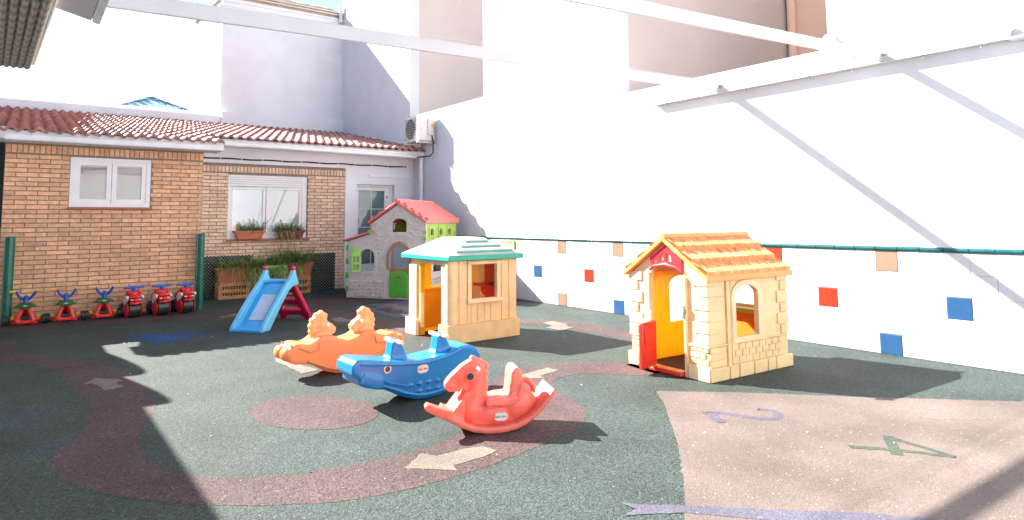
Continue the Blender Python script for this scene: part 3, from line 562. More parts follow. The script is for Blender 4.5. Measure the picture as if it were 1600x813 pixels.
# ================================================================== RIDE-ON TRIKES AND BIKES
def make_trike():
    t_ = thing('ride_on_trike', '', 'ride-on toy', group='ride-on trikes lined up by the brick wall')
    b = MB()
    for s in (-1, 1): b.tube([(s*.022, 0, .200), (s*.06, -.012, .12), (s*.088, -.02, .035)], [.024, .027, .027], 10)
    b.tube([(-.088, -.02, .036), (.088, -.02, .036)], .022, 10).tube([(0, .02, .19), (0, .10, .15), (0, .18, .14)], [.03, .04, .05], 10).ball((0, 0, .2), .038)
    b.box(-.13, .13, .0, .05, .012, .034)
    remeshed(b, 'body', 'trikered', t_, .007, 5)
    fb = MB(); fb.prism([(-.115, .205), (-.06, .243), (.06, .243), (.115, .205), (.05, .190), (0, .172), (-.05, .190)], -.07, .05, 'y'); fb.build('fender', 'trikegreen', t_, bevel=.012)
    MB().box(-.018, .022, -.074, -.071, .212, .220).build('fender_plate', 'badge', t_)
    h_ = MB(); h_.tube([(0, -.02, .235), (0, -.015, .30)], [.030, .026], 10).ball((0, -.015, .30), .030)
    for s in (-1, 1): h_.tube([(0, -.015, .285), (s*.045, -.015, .295), (s*.078, -.02, .33), (s*.098, -.02, .372)], [.02, .018, .016, .015], 8)
    remeshed(h_, 'handlebar', 'trikeblue', t_, .005, 4)
    for s in (-1, 1):
        MB().tube([(s*.100, -.02, .372), (s*.168, -.024, .378+s*.004)], .011, 8).build('grip', 'trikeyel', t_)
        wl = MB().tube([(s*.165, .05, .055), (s*.173, .05, .055), (s*.218, .05, .055), (s*.226, .05, .055)], [.040, .055, .055, .040], 16).build('wheel', 'bikeblack', t_)
        MB().tube([(s*.10, -.0, .055), (s*.165, .05, .055)], .012, 8).build('axle', 'trikered', t_)
        MB().box(min(s*.115, s*.155), max(s*.115, s*.155), .06, .10, .065, .095).build('pedal', 'trikeyel', t_, bevel=.005)
    MB().tube([(-.045, .18, .055), (.045, .18, .055)], .055, 16).build('wheel', 'bikeblack', t_)
    return t_
def make_bike():
    t_ = thing('ride_on_bike', '', 'ride-on toy', group='red ride-on motorbikes lined up by the brick wall')
    MB().tube([(-.064, 0, .082), (-.056, 0, .082), (.056, 0, .082), (.064, 0, .082)], [.062, .080, .080, .062], 24).build('front_wheel', 'bikeblack', t_)
    for s in (-1, 1):
        MB().tube([(s*.068, 0, .082), (s*.078, 0, .082)], [.078, .070], 22).build('wheel_guard', 'bikered', t_)
        MB().tube([(s*.079, 0, .082), (s*.083, 0, .082)], .03, 14).build('hub', 'bikered', t_)
    b = MB(); b.ball((0, .02, .205), .082, .10, .050).ball((0, -.03, .19), .060, .07, .036).ball((0, .03, .258), .070, .075, .035).ball((0, .13, .19), .068, .12, .062)
    b.tube([(-.075, -.055, .212), (-.045, -.085, .222), (0, -.098, .225), (.045, -.085, .222), (.075, -.055, .212)], .012, 8)
    for s in (-1, 1): b.ball((s*.052, .0, .268), .030, .04, .026).tube([(s*.072, 0, .10), (s*.075, .01, .19)], .012, 8)
    b.ball((0, -.088, .185), .022, .02, .014).tube([(-.06, -.06, .155), (0, -.085, .148), (.06, -.06, .155)], .010, 8)
    remeshed(b, 'body', 'bikered', t_, .006, 4)
    for s in (-1, 1): MB().box(min(s*.022, s*.056), max(s*.022, s*.056), -.088, -.072, .186, .200).build('headlight', 'badge', t_, bevel=.004)
    MB().tube([(-.105, -.005, .325), (-.03, 0, .322), (.03, 0, .322), (.105, -.005, .325)], [.013, .016, .016, .013], 10).tube([(0, 0, .27), (0, 0, .325)], .026, 10).build('handlebar', 'bikeblue', t_)
    MB().prism([(-.03, .175), (-.075, .21), (-.06, .235), (0.02, .235), (.06, .18), (.03, .135)], -.092, -.066, 'x').build('side_panel', 'badge', t_, bevel=.005)
    MB().prism([(-.03, .175), (-.075, .21), (-.06, .235), (0.02, .235), (.06, .18), (.03, .135)], .066, .092, 'x').build('side_panel', 'badge', t_, bevel=.005)
    MB().box(-.085, .085, .09, .22, .03, .15).build('foot_tray', 'bikenavy', t_, bevel=.02)
    MB().tube([(-.055, .235, .07), (.055, .235, .07)], .07, 18).build('rear_wheel', 'bikeblack', t_)
    return t_
def copy_tree(o, parent=None):
    c = o.copy(); COL.objects.link(c); c.parent = parent
    for ch in list(o.children): copy_tree(ch, c)
    return c
tr = make_trike(); bk = make_bike()
for i, (px_, lab) in enumerate(((40, 'red trike with yellow grips and green fender beside the left green post'), (103, 'middle red trike with yellow grips and green fender'), (162, 'red trike with yellow grips next to the red motorbikes'))):
    o = tr if i == 0 else copy_tree(tr); p = PY(px_, 480, 10.62); o.scale = (1.04, 1, 1.17); o.location = (p.x, 10.62, 0); o.rotation_euler = (0, 0, R_(-6+i*3)); o['label'] = lab
for i, (px_, lab) in enumerate(((208, 'red ride-on motorbike nearest the trikes'), (252, 'middle one of the three red ride-on motorbikes'), (290, 'red ride-on motorbike beside the right green post'))):
    o = bk if i == 0 else copy_tree(bk); p = PY(px_, 480, 10.50); o.scale = (1.2, 1.2, 1.28); o.location = (p.x, 10.50, 0); o.rotation_euler = (0, 0, R_(10+i*2)); o['label'] = lab

# ================================================================== PLANTERS
def trough(name, lab, m, loc, L, D, Hh, group, rz=0):
    t_ = thing(name, lab, 'planter', loc, rz, group); b = MB(); ta = .82
    x, y = L/2, D/2; X, Y = x*ta, y*ta
    b.add([(-X, -Y, 0), (X, -Y, 0), (X, Y, 0), (-X, Y, 0), (-x, -y, Hh), (x, -y, Hh), (x, y, Hh), (-x, y, Hh), (-x+.015, -y+.015, Hh), (x-.015, -y+.015, Hh), (x-.015, y-.015, Hh), (-x+.015, y-.015, Hh), (-x+.02, -y+.02, Hh-.03), (x-.02, -y+.02, Hh-.03), (x-.02, y-.02, Hh-.03), (-x+.02, y-.02, Hh-.03)],
          [(0, 3, 2, 1), (0, 1, 5, 4), (1, 2, 6, 5), (2, 3, 7, 6), (3, 0, 4, 7), (4, 5, 9, 8), (5, 6, 10, 9), (6, 7, 11, 10), (7, 4, 8, 11), (8, 9, 13, 12), (9, 10, 14, 13), (10, 11, 15, 14), (11, 8, 12, 15)])
    b.build('pot', m, t_, bevel=.004); r_ = MB()
    r_.box(-x-.012, x+.012, -y-.012, -y-.001, Hh-.03, Hh+.004).box(-x-.012, -x-.001, -y-.001, y+.012, Hh-.03, Hh+.004).box(x+.001, x+.012, -y-.001, y+.012, Hh-.03, Hh+.004); r_.build('rim', m, t_, bevel=.004)
    MB().box(-x+.02, x-.02, -y+.02, y-.02, Hh-.04, Hh-.028).build('soil', 'soil', t_); return t_
def plant(name, lab, loc, L, D, n, ln, trail=0, seed=1, group=None, wmul=1.0):
    t_ = thing(name, lab, 'plant', loc, 0, group); rr = random.Random(seed); bs = {'leaf': MB(), 'leaf2': MB(), 'leafdry': MB()}
    for i in range(n):
        b = bs['leaf' if rr.random() < .55 else ('leaf2' if rr.random() < .8 else 'leafdry')]
        p = Vector((rr.uniform(-L/2, L/2), rr.uniform(-D/2, D/2), 0)); a = rr.uniform(0, 2*math.pi); le = ln*rr.uniform(.45, 1.15); tl = rr.random() < trail
        out = Vector((math.cos(a), math.sin(a)*.8, 0)); up = rr.uniform(.6, 1.7) if not tl else rr.uniform(0.05, .4); drp = rr.uniform(.5, 1.9) if not tl else rr.uniform(1.6, 2.8)
        if tl: out.y = -abs(out.y)-.3; p.y = -D/2
        wd = rr.uniform(.005, .012)*wmul; side = Vector((-out.y, out.x, 0)).normalized(); q = p.copy(); pts = []; sg = 5
        for k in range(sg+1):
            f = k/sg; pos = p+(out*(f*1.0)+Vector((0, 0, up*f-drp*f*f*.7)))*le; ww = wd*(1-f*.92)*(1 if k else .7); pts += [pos-side*ww, pos+side*ww]
        b.add(pts, [(2*k, 2*k+1, 2*k+3, 2*k+2) for k in range(sg)])
    for k, b in bs.items():
        if b.v: b.build('foliage' if k != 'leafdry' else 'dry_foliage', k, t_, smooth=60, fix=False)
    return t_
def crate(name, lab, loc, L, D, Hh, rows):
    t_ = thing(name, lab, 'crate', loc, 0, 'wooden pallet stands under the planters'); x = L/2; bh = .055
    for k in range(rows+1):
        z = (Hh-bh)*k/rows; MB().box(-x, x, -.016, 0, z, z+bh).build('board', 'wood', t_, bevel=.003); MB().box(-x, x, D, D+.016, z, z+bh).build('board', 'wood', t_, bevel=.003)
    for s in (-1, 1): MB().box(min(s*x, s*(x-.075)), max(s*x, s*(x-.075)), .001, .03, 0, Hh).build('post', 'wood', t_, bevel=.003); MB().box(min(s*x, s*(x-.02)), max(s*x, s*(x-.02)), .031, D-.001, .0, Hh-.001).build('side_board', 'wood', t_)
    n = int((L-.15)/.045)
    for i in range(n): xx = -x+.085+(L-.17)*(i+.5)/n; MB().box(xx-.010, xx+.010, .004, .024, .0, Hh-.005).build('slat', 'wood', t_)
    MB().box(-x+.02, x-.02, .0, D, Hh-.004, Hh+.012).build('top_board', 'wood', t_); MB().box(-x+.021, x-.021, D-.03, D-.005, .01, Hh-.006).build('back_panel', 'dark', t_); return t_
crate('pallet_stand', 'wooden pallet stand under the left terracotta planter', (2.99, 11.88, 0), .52, .28, .27, 2)
crate('pallet_stand', 'wooden pallet stand under the right terracotta planter behind the slide', (4.08, 11.92, 0), .50, .28, .30, 2)
trough('planter_trough', 'terracotta trough on the left pallet stand', 'terracotta', (2.98, 12.02, .283), .56, .25, .24, 'terracotta floor troughs')
trough('planter_trough', 'terracotta trough on the right pallet stand', 'terracotta', (4.10, 12.05, .313), .56, .25, .25, 'terracotta floor troughs')
plant('spider_plant', 'trailing grassy plant spilling over the left terracotta trough', (3.0, 11.98, .50), .54, .22, 460, .25, .09, 1)
plant('spider_plant', 'lush grassy plant in the right terracotta trough below the window', (4.05, 12.02, .54), .58, .24, 850, .33, .03, 2)
gs = thing('green_stand', 'green wooden plant stand behind the blue slide', 'plant stand', (3.60, 11.86, 0))
MB().box(-.16, .28, -.012, .01, .40, .54).build('board', 'green', gs, bevel=.004)
for i, x in enumerate((-.22, -.16, -.10)): MB().box(x, x+.035, .02+.05*i, .045+.05*i, 0, .46).build('slat', 'green', gs, bevel=.003)
MB().box(-.13, .26, .02, .26, .36, .39).build('shelf', 'green', gs)
for x in (-.12, .23): MB().box(x, x+.03, .02, .05, 0, .36).build('leg', 'green', gs)
MB().box(-.30, -.27, -.02, .0, .0, .5).build('stake', 'wood', gs)
trough('planter_trough', 'plain trough half hidden behind the green stand board', 'terracotta', (3.56, 12.04, .392), .36, .18, .12, 'terracotta floor troughs')
plant('spider_plant', 'dense leafy plant between the two terracotta troughs', (3.55, 11.98, .50), .62, .22, 620, .27, .12, 3, wmul=1.3)
trough('window_box', 'orange window box on the left of the brick sill', 'terracotta', (3.29, 12.17, 1.006), .50, .12, .145, 'window boxes')
trough('window_box', 'wine red window box on the right of the brick sill', 'potred', (4.03, 12.17, 1.006), .48, .12, .14, 'window boxes')
plant('window_plant', 'sparse grassy plant in the orange window box', (3.33, 12.17, 1.14), .38, .06, 120, .27, .0, 4, wmul=1.3)
plant('window_plant', 'drooping grassy plant in the wine red window box', (4.02, 12.15, 1.13), .46, .07, 260, .25, .08, 5, wmul=1.2)
def lattice(lab, x0, x1, z1):
    t_ = thing('lattice_screen', lab, 'screen', ((x0+x1)/2, YB-.012, 0), 0, 'dark green lattice screens'); W = (x1-x0); b = MB(); p = .058; wd = .0125
    n = int((W+z1)/p)+1
    for dr, y in ((1, -.004), (-1, -.009)):
        for i in range(n):
            c0 = -z1+i*p
            # strip x - dr*z = c, clipped to the panel
            pts = []
            za, zb = max(0, -c0), min(z1, W-c0)
            if zb-za < .02: continue
            xa, xb = c0+za, c0+zb
            if dr < 0: xa, xb = W-xa, W-xb
            d = Vector((xb-xa, 0, zb-za)).normalized(); nn = Vector((-d.z, 0, d.x))*wd
            q = [Vector((xa-W/2, y, za)), Vector((xb-W/2, y, zb))]
            b.add([q[0]-nn, q[0]+nn, q[1]+nn, q[1]-nn, q[0]-nn+Vector((0, .004, 0)), q[0]+nn+Vector((0, .004, 0)), q[1]+nn+Vector((0, .004, 0)), q[1]-nn+Vector((0, .004, 0))], [(0, 1, 2, 3), (0, 4, 5, 1), (1, 5, 6, 2), (2, 6, 7, 3), (3, 7, 4, 0)])
    tag(b.build('lattice_strips', 'lattice', t_, smooth=0), kind='stuff')
lattice('dark green lattice screen behind the left planter', 2.33, 3.36, .72); lattice('dark green lattice screen right of the planters', 4.30, 4.92, .71)

# ================================================================== BLUE SLIDE
sp = (G(360, 519)+G(418, 518))/2
sd = thing('toy_slide', 'light blue toddler slide with magenta ladder and red knobs', 'slide', (sp.x, sp.y, 0), 41)
rail = [(-.07, 0), (.10, 0), (.115, .035), (.20, .125), (.33, .27), (.50, .435), (.58, .475), (.66, .475), (.74, .50), (.70, .56), (.665, .62), (.645, .69), (.60, .69), (.57, .63), (.50, .555), (.34, .43), (.16, .27), (.02, .13), (-.05, .06)]
for s in (-1, 1):
    b = MB(); b.prism(rail, s*.20-.030, s*.20+.030, 'y'); remeshed(b, 'side_rail', 'blueslide', sd, .011, 6)
    MB().ball((.622, s*.20, .705), .032).build('knob', 'balls', sd)
bed = [(-.075, .0), (-.075, .03), (.0, .045), (.10, .085), (.30, .275), (.52, .485), (.58, .525), (.70, .525), (.70, .485), (.60, .48), (.54, .44), (.32, .235), (.12, .05), (.08, 0.0)]
b = MB(); b.prism(bed, -.19, .19, 'y'); b.build('bed', 'bluebed', sd, bevel=.006)
MB().add([(.13, -.10, .119), (.13, .10, .119), (.42, .10, .394), (.42, -.10, .394)], [(0, 1, 2, 3)]).build('worn_panel', 'slidew', sd, smooth=0)
MB().tube([(.55, -.18, .535), (.60, -.1, .55), (.60, .1, .55), (.55, .18, .535)], .022, 8).build('top_lip', 'blueslide', sd)
# ladder: slanted frame with a rung opening and cut-outs
lad = MB(); sl_ = math.hypot(.42, .50)
lad.prism([(-.225, 0), (-.15, 0), (-.12, .07), (-.05, .10), (.05, .10), (.12, .07), (.15, 0), (.225, 0), (.205, sl_), (-.205, sl_)], -.035, .035, 'y',
          [[(-.13, .19), (.13, .19), (.135, .23), (.09, .285), (0, .30), (-.09, .285), (-.135, .23)], [(-.13, .39), (.13, .39), (.12, .53), (-.12, .53)]])
lo = remeshed(lad, 'ladder', 'magenta', sd, .010, 5); lo.location = (1.09, 0, 0); lo.rotation_euler = (0, -math.atan2(.42, .50), 0)
lo.matrix_local = Matrix.Translation((1.09, 0, 0)) @ Matrix.Rotation(-math.atan2(.42, .50), 4, 'Y') @ Matrix.Rotation(R_(90), 4, 'Z')

# ================================================================== ROCKING TOYS
def badge(parent, loc, rot, w_, h_, txt, m1='badge', m2='ink', size=.02):
    pl = MB(); pts = [(w_/2-h_/2+h_/2*math.cos(a), h_/2*math.sin(a)) for a in [(-90+i*18)*math.pi/180 for i in range(11)]]+[(-w_/2+h_/2+h_/2*math.cos(a), h_/2*math.sin(a)) for a in [(90+i*18)*math.pi/180 for i in range(11)]]
    pl.prism(pts, -.012, .0015, 'z'); o = pl.build('badge', m1, parent); o.location = loc; o.rotation_euler = rot
    tx = text(txt, size, 'badge_lettering', m2, o, (0, 0, .0022), (0, 0, 0)); return o
# --- coral rocking horse
hz = thing('rocking_horse', 'coral pink plastic rocking horse with seat back, nearest of the rockers', 'rocking toy', (2.44, 3.45, 0), -24)
low = [(-.42, .170), (-.32, .105), (-.22, .050), (-.15, .020), (-.06, .002), (.03, .0), (.126, .015), (.206, .050), (.28, .105), (.338, .17), (.375, .215)]
b = MB(); n = len(low); up_ = [(x, z+.040) for x, z in low]
mid = low[1:]; mu_ = up_[1:]
b.prism(mid+mu_[::-1], -.14, .14, 'y')
b.prism([(-.30, .10), (-.20, .055), (-.20, .09), (-.19, .20), (-.212, .215), (-.262, .155)], -.12, .12, 'y')            # front plate
rk = remeshed(b, 'rocker', 'coral', hz, .009, 5)
for s in (-1, 1):
    b = MB(); b.tube([(x, s*.121, z+.022) for x, z in low[1:-1]], .017, 8); b.build('rim', 'coral', hz)
    if s < 0: remeshed(MB().prism([(-.435, .165), (-.44, .185), (-.425, .205), (-.36, .178), (-.27, .150), (-.24, .08), (-.33, .108)], -.135, -.06, 'y'), 'foot_peg', 'coral', hz, .006, 3)
body = [(-.24, .08), (-.15, .035), (-.05, .02), (.05, .02), (.16, .045), (.25, .11), (.275, .17), (.24, .225), (.19, .26), (.12, .235), (.05, .175), (-.05, .165), (-.10, .19), (-.13, .24), (-.19, .24), (-.215, .20), (-.24, .14)]
b = MB(); b.prism(body, -.062, .062, 'y'); b.ball((-.145, 0, .125), .095, .088, .095, 20, 12).ball((.15, 0, .145), .125, .095, .105, 20, 12).ball((.0, 0, .10), .17, .085, .085, 20, 12)
hd_ = [(-.215, .10), (-.06, .10), (-.062, .17), (-.052, .243), (-.045, .32), (-.060, .385), (-.102, .425), (-.145, .428), (-.200, .398), (-.262, .345), (-.305, .298), (-.308, .268), (-.285, .246), (-.235, .244), (-.188, .258), (-.172, .225), (-.185, .17)]
b.prism(hd_, -.040, .040, 'y'); b.tube([(-.135, 0, .13), (-.118, 0, .20), (-.112, 0, .27), (-.115, 0, .33)], [.085, .068, .062, .06], 16)
b.ball((-.125, 0, .345), .078, .062, .072, 18, 11).ball((-.200, 0, .318), .062, .052, .046, 18, 11).ball((-.268, 0, .282), .042, .048, .036, 16, 10)
for k_ in range(9):
    t_ = k_/8; mx_, mz_ = ((-.13+.085*t_*2, .432-.045*t_*2) if t_ < .5 else (-.045-.004*(t_-.5)*2, .387-.19*(t_-.5)*2)); b.ball((mx_, 0, mz_), .021, .026, .024, 10, 7)
remeshed(b, 'body', 'coral', hz, .0065, 6)
for s in (-1, 1):
    MB().ball((-.105, s*.062, .378), .015, .014, .016).build('ear', 'coral_dk' if s > 0 else 'white', hz)
    e = MB(); e.tube([(-.152, s*.060, .338), (-.152, s*.073, .338)], .021, 16).build('eye', 'eyeg', hz)
    MB().tube([(-.152, s*.062, .338), (-.152, s*.070, .338)], .026, 16, True).build('eye_rim', 'coral_dk', hz)
for s in (-1, 1): MB().tube([(-.300, s*.030, .268), (-.270, s*.048, .266), (-.240, s*.052, .270)], .0035, 6).build('mouth_line', 'coral_dk', hz)
b = MB(); b.prism([(-.06, .150), (.06, .160), (.13, .185), (.14, .21), (.02, .202), (-.06, .182)], -.115, .115, 'y')
back_ = [(.03, .19), (.065, .33), (.085, .368), (.12, .382), (.155, .370), (.175, .33), (.18, .20), (.15, .155), (.08, .155)]
b.prism([(.085, .17), (.165, .17), (.180, .30), (.172, .355), (.150, .380), (.122, .378), (.104, .352)], -.095, .095, 'y')
remeshed(b, 'saddle', 'coral_dk', hz, .008, 7)
MB().tube([(-.055, -.098, .175), (.05, -.102, .165), (.12, -.10, .175), (.155, -.09, .22), (.17, -.08, .30)], .016, 8).build('saddle_trim', 'coral', hz)
b = MB()
for k in (-.012, .012): b.tube([(.185, k, .285), (.235, k*1.6, .275), (.268, k*2.2, .235), (.262, k*2.5, .200)], [.016, .018, .016, .008], 8)
remeshed(b, 'tail', 'coral', hz, .006, 3)
badge(hz, (.036, -.089, .088), (R_(90), 0, 0), .085, .048, 'little tikes', size=.019)
# --- blue whale rocker
wh = thing('whale_rocker', 'blue plastic whale seesaw with two handle posts', 'rocking toy', (2.43, 4.42, 0), 2)
wb = [(-.585, .27), (-.575, .245), (-.535, .225), (-.535, .185), (-.486, .155), (-.40, .132), (-.34, .122), (-.276, .09), (-.19, .045), (-.093, .012), (.017, .0), (.12, .006), (.225, .038), (.32, .10), (.39, .17), (.425, .21), (.47, .20), (.50, .215), (.495, .27), (.46, .315), (.39, .345), (.31, .340), (.22, .305), (.10, .292), (-.05, .285), (-.25, .305), (-.44, .340), (-.54, .355), (-.58, .325)]
b = MB(); b.prism(wb, -.135, .135, 'y'); b.prism([(-.53, .19), (-.40, .135), (-.35, .14), (-.36, .2), (-.5, .25)], -.15, .15, 'y')
for (x, l) in ((-.20, .0), (.19, .0)): b.prism([(x-.085, .27), (x-.045, .33), (x-.03, .42), (x-.005, .448), (x+.03, .44), (x+.06, .375), (x+.105, .27)], -.055, .055, 'y')
remeshed(b, 'body', 'whale', wh, .010, 8)
for s in (-1, 1):
    rim = [(-.44, .150), (-.34, .135), (-.26, .10), (-.17, .060), (-.08, .032), (.017, .022), (.12, .028), (.215, .060), (.30, .115), (.37, .18)]
    MB().tube([(x, s*.134, z+.012) for x, z in rim], .013, 8).build('rim', 'whale', wh)
    MB().tube([(-.44, s*.136, .165), (-.38, s*.138, .205), (-.30, s*.138, .16), (-.15, s*.138, .115)], [.006, .010, .012, .006], 6).build('mouth_line', 'whale', wh)
    MB().tube([(-.52, s*.136, .318), (-.25, s*.138, .278), (0, s*.138, .258), (.2, s*.138, .278), (.36, s*.138, .315)], .008, 6).build('back_ridge', 'whale', wh)
    sc_ = []
    for r_, (z_, nn) in enumerate(((.125, 6), (.072, 4))):
        for i in range(nn): sc_.append((.06+(i-(nn-1)/2)*.078+(.0 if r_ % 2 else .0), z_))
    for x, z in sc_:
        MB().add([(x-.036, s*.1345, z), (x, s*.1345, z-.026), (x+.036, s*.1345, z), (x, s*.1345, z+.020), (x, s*.145, z-.006)], [(0, 1, 4), (1, 2, 4), (2, 3, 4), (3, 0, 4)]).build('scale', 'whale', wh, smooth=0)
    MB().tube([(-.32, s*.128, .262), (-.32, s*.141, .262)], .029, 18).build('eye_ring', 'badge', wh)
    MB().tube([(-.32, s*.130, .262), (-.32, s*.1445, .262)], .019, 16).build('eye', 'eyeb', wh)
badge(wh, (-.03, -.1385, .222), (R_(90), 0, 0), .095, .058, 'little tikes', size=.021)
for x in (-.195, .195): MB().tube([(x, -.13, .425), (x, -.12, .425), (x, .12, .425), (x, .13, .425)], [.013, .017, .017, .013], 12).build('handle', 'handle', wh)
# --- orange two-headed rocker
og = thing('horse_seesaw', 'orange two-headed horse seesaw behind the blue whale', 'rocking toy', (2.32, 5.58, 0), 2)
ob = [(-.545, .19), (-.52, .155), (-.46, .125), (-.40, .125), (-.34, .115), (-.287, .09), (-.196, .036), (-.104, .008), (0, 0), (.104, .008), (.196, .036), (.287, .09), (.34, .115), (.40, .125), (.46, .125), (.52, .155), (.545, .19), (.53, .25), (.47, .275), (.44, .295), (.37, .275), (.29, .285), (.265, .33), (.15, .33), (.09, .295), (0, .272), (-.06, .285), (-.12, .325), (-.245, .335), (-.29, .300), (-.35, .275), (-.42, .295), (-.46, .295), (-.52, .255)]
b = MB(); b.prism(ob, -.13, .13, 'y')
remeshed(b, 'body', 'orang_r', og, .011, 9)
for s in (-1, 1):
    rim = [(-.36, .125), (-.27, .085), (-.19, .05), (-.10, .022), (0, .012), (.10, .022), (.19, .05), (.27, .085), (.36, .125)]
    MB().tube([(x, s*.130, z+.02) for x, z in rim], .016, 8).build('rim', 'orang_r', og)
    for q in (-1, 1):
        MB().tube([(q*.50, s*.10, .285), (q*.42, s*.128, .255), (q*.34, s*.132, .215), (q*.27, s*.132, .225), (q*.255, s*.125, .28)], .009, 6).build('mane_line', 'orang_r', og)
        MB().ball((q*.525, s*.07, .215), .045, .075, .055).build('foot_rest', 'orang_r', og)
for q in (-1, 1):
    c = q*.205; f_ = -q            # heads look at each other
    b = MB(); b.prism([(c-.10, .27), (c+.10, .27), (c+.062, .36), (c-.062, .36)], -.07, .07, 'y')
    ho = [(-.07, .34), (-.085, .40), (-.075, .46), (-.04, .505), (.0, .517), (.045, .49), (.05, .445), (.095, .418), (.135, .38), (.125, .338), (.09, .322), (.03, .325), (-.02, .32)]
    b.prism([(c+f_*x, z) for x, z in ho], -.040, .040, 'y')
    b.ball((c+f_*.005, 0, .405), .065, .060, .065).ball((c+f_*.085, 0, .370), .045, .046, .040)
    for dx, dz, rr_ in ((-.035, .495, .026), (.005, .512, .026), (.040, .492, .022), (-.07, .455, .026), (-.082, .410, .026), (-.078, .365, .026), (-.072, .325, .024)): b.ball((c+f_*dx, 0, dz), rr_, .046, rr_)
    for sy in (-1, 1): b.ball((c+f_*.005, sy*.045, .468), .016, .014, .034)
    remeshed(b, 'head', 'peach_h', og, .008, 5)
    for s in (-1, 1): MB().ball((c+f_*.045, s*.055, .412), .018, .012, .018).build('eye', 'white', og)
badge(og, (.04, -.1335, .105), (R_(90), 0, 0), .075, .038, 'chicco', 'logo_dk', 'badge', .02)

# ================================================================== PLAYHOUSE WITH THATCHED ROOF (right)
rh = thing('thatched_playhouse', 'cream playhouse with orange thatch roof and open red half door', 'playhouse', (4.45, 3.284, 0), -3)
W, D = 1.06, .87; T = .035
aw_ = arch(.335, .64, .315, .655, .742)
MB().prism([(0, 0), (W, 0), (W, .81), (0, .81)], 0, T, 'y', [aw_]).build('front_wall', 'cream', rh, bevel=.004)
MB().prism(arch(.285, .692, .275, .665, .79), -.016, -.001, 'y', [arch(.337, .638, .317, .655, .740)]).build('window_surround', 'cream2', rh, bevel=.005)
gab = [(0, 0), (.235, 0), (.235, .78), (.25, .86), (.33, .90), (.43, .91), (.53, .90), (.605, .86), (.62, .78), (.62, 0), (D, 0), (D, .81), (D/2, 1.10), (0, .81)]
MB().prism(gab, 0, T, 'x').build('gable_wall', 'cream2', rh, bevel=.004)
MB().prism([(0, 0), (W, 0), (W, .81), (0, .81)], D-T, D, 'y', [arch(.47, .80, .33, .66, .76)]).build('back_wall', 'yellow', rh, bevel=.004)
MB().prism([(T, 0), (D-T, 0), (D-T, .81), (D/2, 1.08), (T, .81)], W-T, W, 'x', [arch(.10, .70, .50, .68, .78)]).build('side_wall', 'cream', rh, bevel=.004)
MB().box(W-.075, W-T-.002, .06, .76, .0, .425).build('kitchen_panel', 'orange_dk', rh, bevel=.01)
MB().prism(arch(.14, .68, .06, .26, .35), W-.088, W-.077, 'x').build('panel_relief', 'orange_dk', rh, bevel=.006)
MB().box(W-.16, W-T-.002, .05, .80, .43, .475).build('counter', 'olive', rh, bevel=.008)
MB().box(T, W-.09, T, D-T, .002, .010).build('floor_mat', 'path', rh, smooth=0)
# columns, quoins, plinth and brick relief
MB().box(.212, .262, -.022, -.001, .01, .80).box(.255, .262, -.03, -.001, .01, .80).build('pilaster', 'cream', rh, bevel=.008)
MB().box(-.03, -.001, .205, .234, .0, .82).build('door_post', 'cream2', rh, bevel=.008)
MB().box(-.022, -.001, .621, .65, .0, .84).build('door_post', 'cream2', rh, bevel=.008)
for x0_, x1_ in ((-.03, .21), (.215, .335), (.34, .53), (.535, .72), (.725, .84), (.845, W+.03)): MB().box(x0_+.003, x1_-.003, -.032, -.0005, 0, .105).build('plinth_block', 'cream', rh, bevel=.008)
for y0_, y1_ in ((-.030, .20), (.655, .75), (.755, D+.02)): MB().box(-.032, -.0005, y0_+.003, y1_-.003, 0, .12).build('plinth_block', 'cream2', rh, bevel=.008)
zq = .285; 
for k, hq in enumerate((.085, .10, .085, .11, .085, .085)):
    wq = .16 if k % 2 else .12
    MB().box(-.004, .205, -.005, -.0004, zq+.003, zq+hq-.003).build('quoin', 'cream', rh, bevel=.003)
    MB().box(-.014, -.0004, -.011, .15 if k % 2 else .10, zq+.004, zq+hq-.004).build('quoin', 'cream2', rh, bevel=.006)
    MB().box(-.014, -.0004, D-(.15 if k % 2 else .10), D+.01, zq+.004, zq+hq-.004).build('quoin', 'cream2', rh, bevel=.006)
    MB().box(W-(.15 if k % 2 else .10), W+.012, -.012, -.0004, zq+.004, zq+hq-.004).build('quoin', 'cream', rh, bevel=.006)
    zq += hq
MB().box(-.016, W+.012, -.018, -.0004, .270, .283).build('string_course', 'cream', rh, bevel=.004)
for y0_, y1_ in ((-.014, .2), (.655, D+.01)): MB().box(-.019, -.0004, y0_, y1_, .262, .284).build('string_course', 'cream2', rh, bevel=.004)
for r_ in range(3):
    z_ = .112+r_*.053; x = .275+(.045 if r_ % 2 else 0)
    while x < W-.13: MB().box(x, x+.084, -.010, -.0004, z_, z_+.047).build('relief_brick', 'cream', rh, bevel=.004); x += .091
    MB().box(0.0, .2, -.010, -.0004, z_, z_+.047).build('relief_brick', 'cream', rh, bevel=.004)
    y = .005+(.03 if r_ % 2 else 0)
    while y < .17: MB().box(-.011, -.0004, y, y+.054, z_+.012, z_+.056).build('relief_brick', 'cream2', rh, bevel=.004); y += .06
    y = .665
    while y < .84: MB().box(-.011, -.0004, y, min(y+.054, D), z_+.012, z_+.056).build('relief_brick', 'cream2', rh, bevel=.004); y += .06
# red fan light over the door
MB().prism([(.25, .875), (.33, .915), (.43, .925), (.53, .915), (.605, .875), (.605, .97), (D/2, 1.075), (.25, .965)], -.014, -.001, 'x', [[(.45, .945), (.50, .94), (.49, .99), (.455, 1.01)], [(.36, .935), (.42, .94), (.42, 1.01), (.37, .99)], [(.53, .93), (.575, .915), (.575, .945), (.54, .965)]]).build('fanlight', 'redtrim', rh)
MB().tube([(-.015, .245, .86), (-.018, .30, .893), (-.02, .43, .915), (-.018, .56, .893), (-.015, .612, .86)], .013, 8).build('fanlight_rim', 'balls', rh)
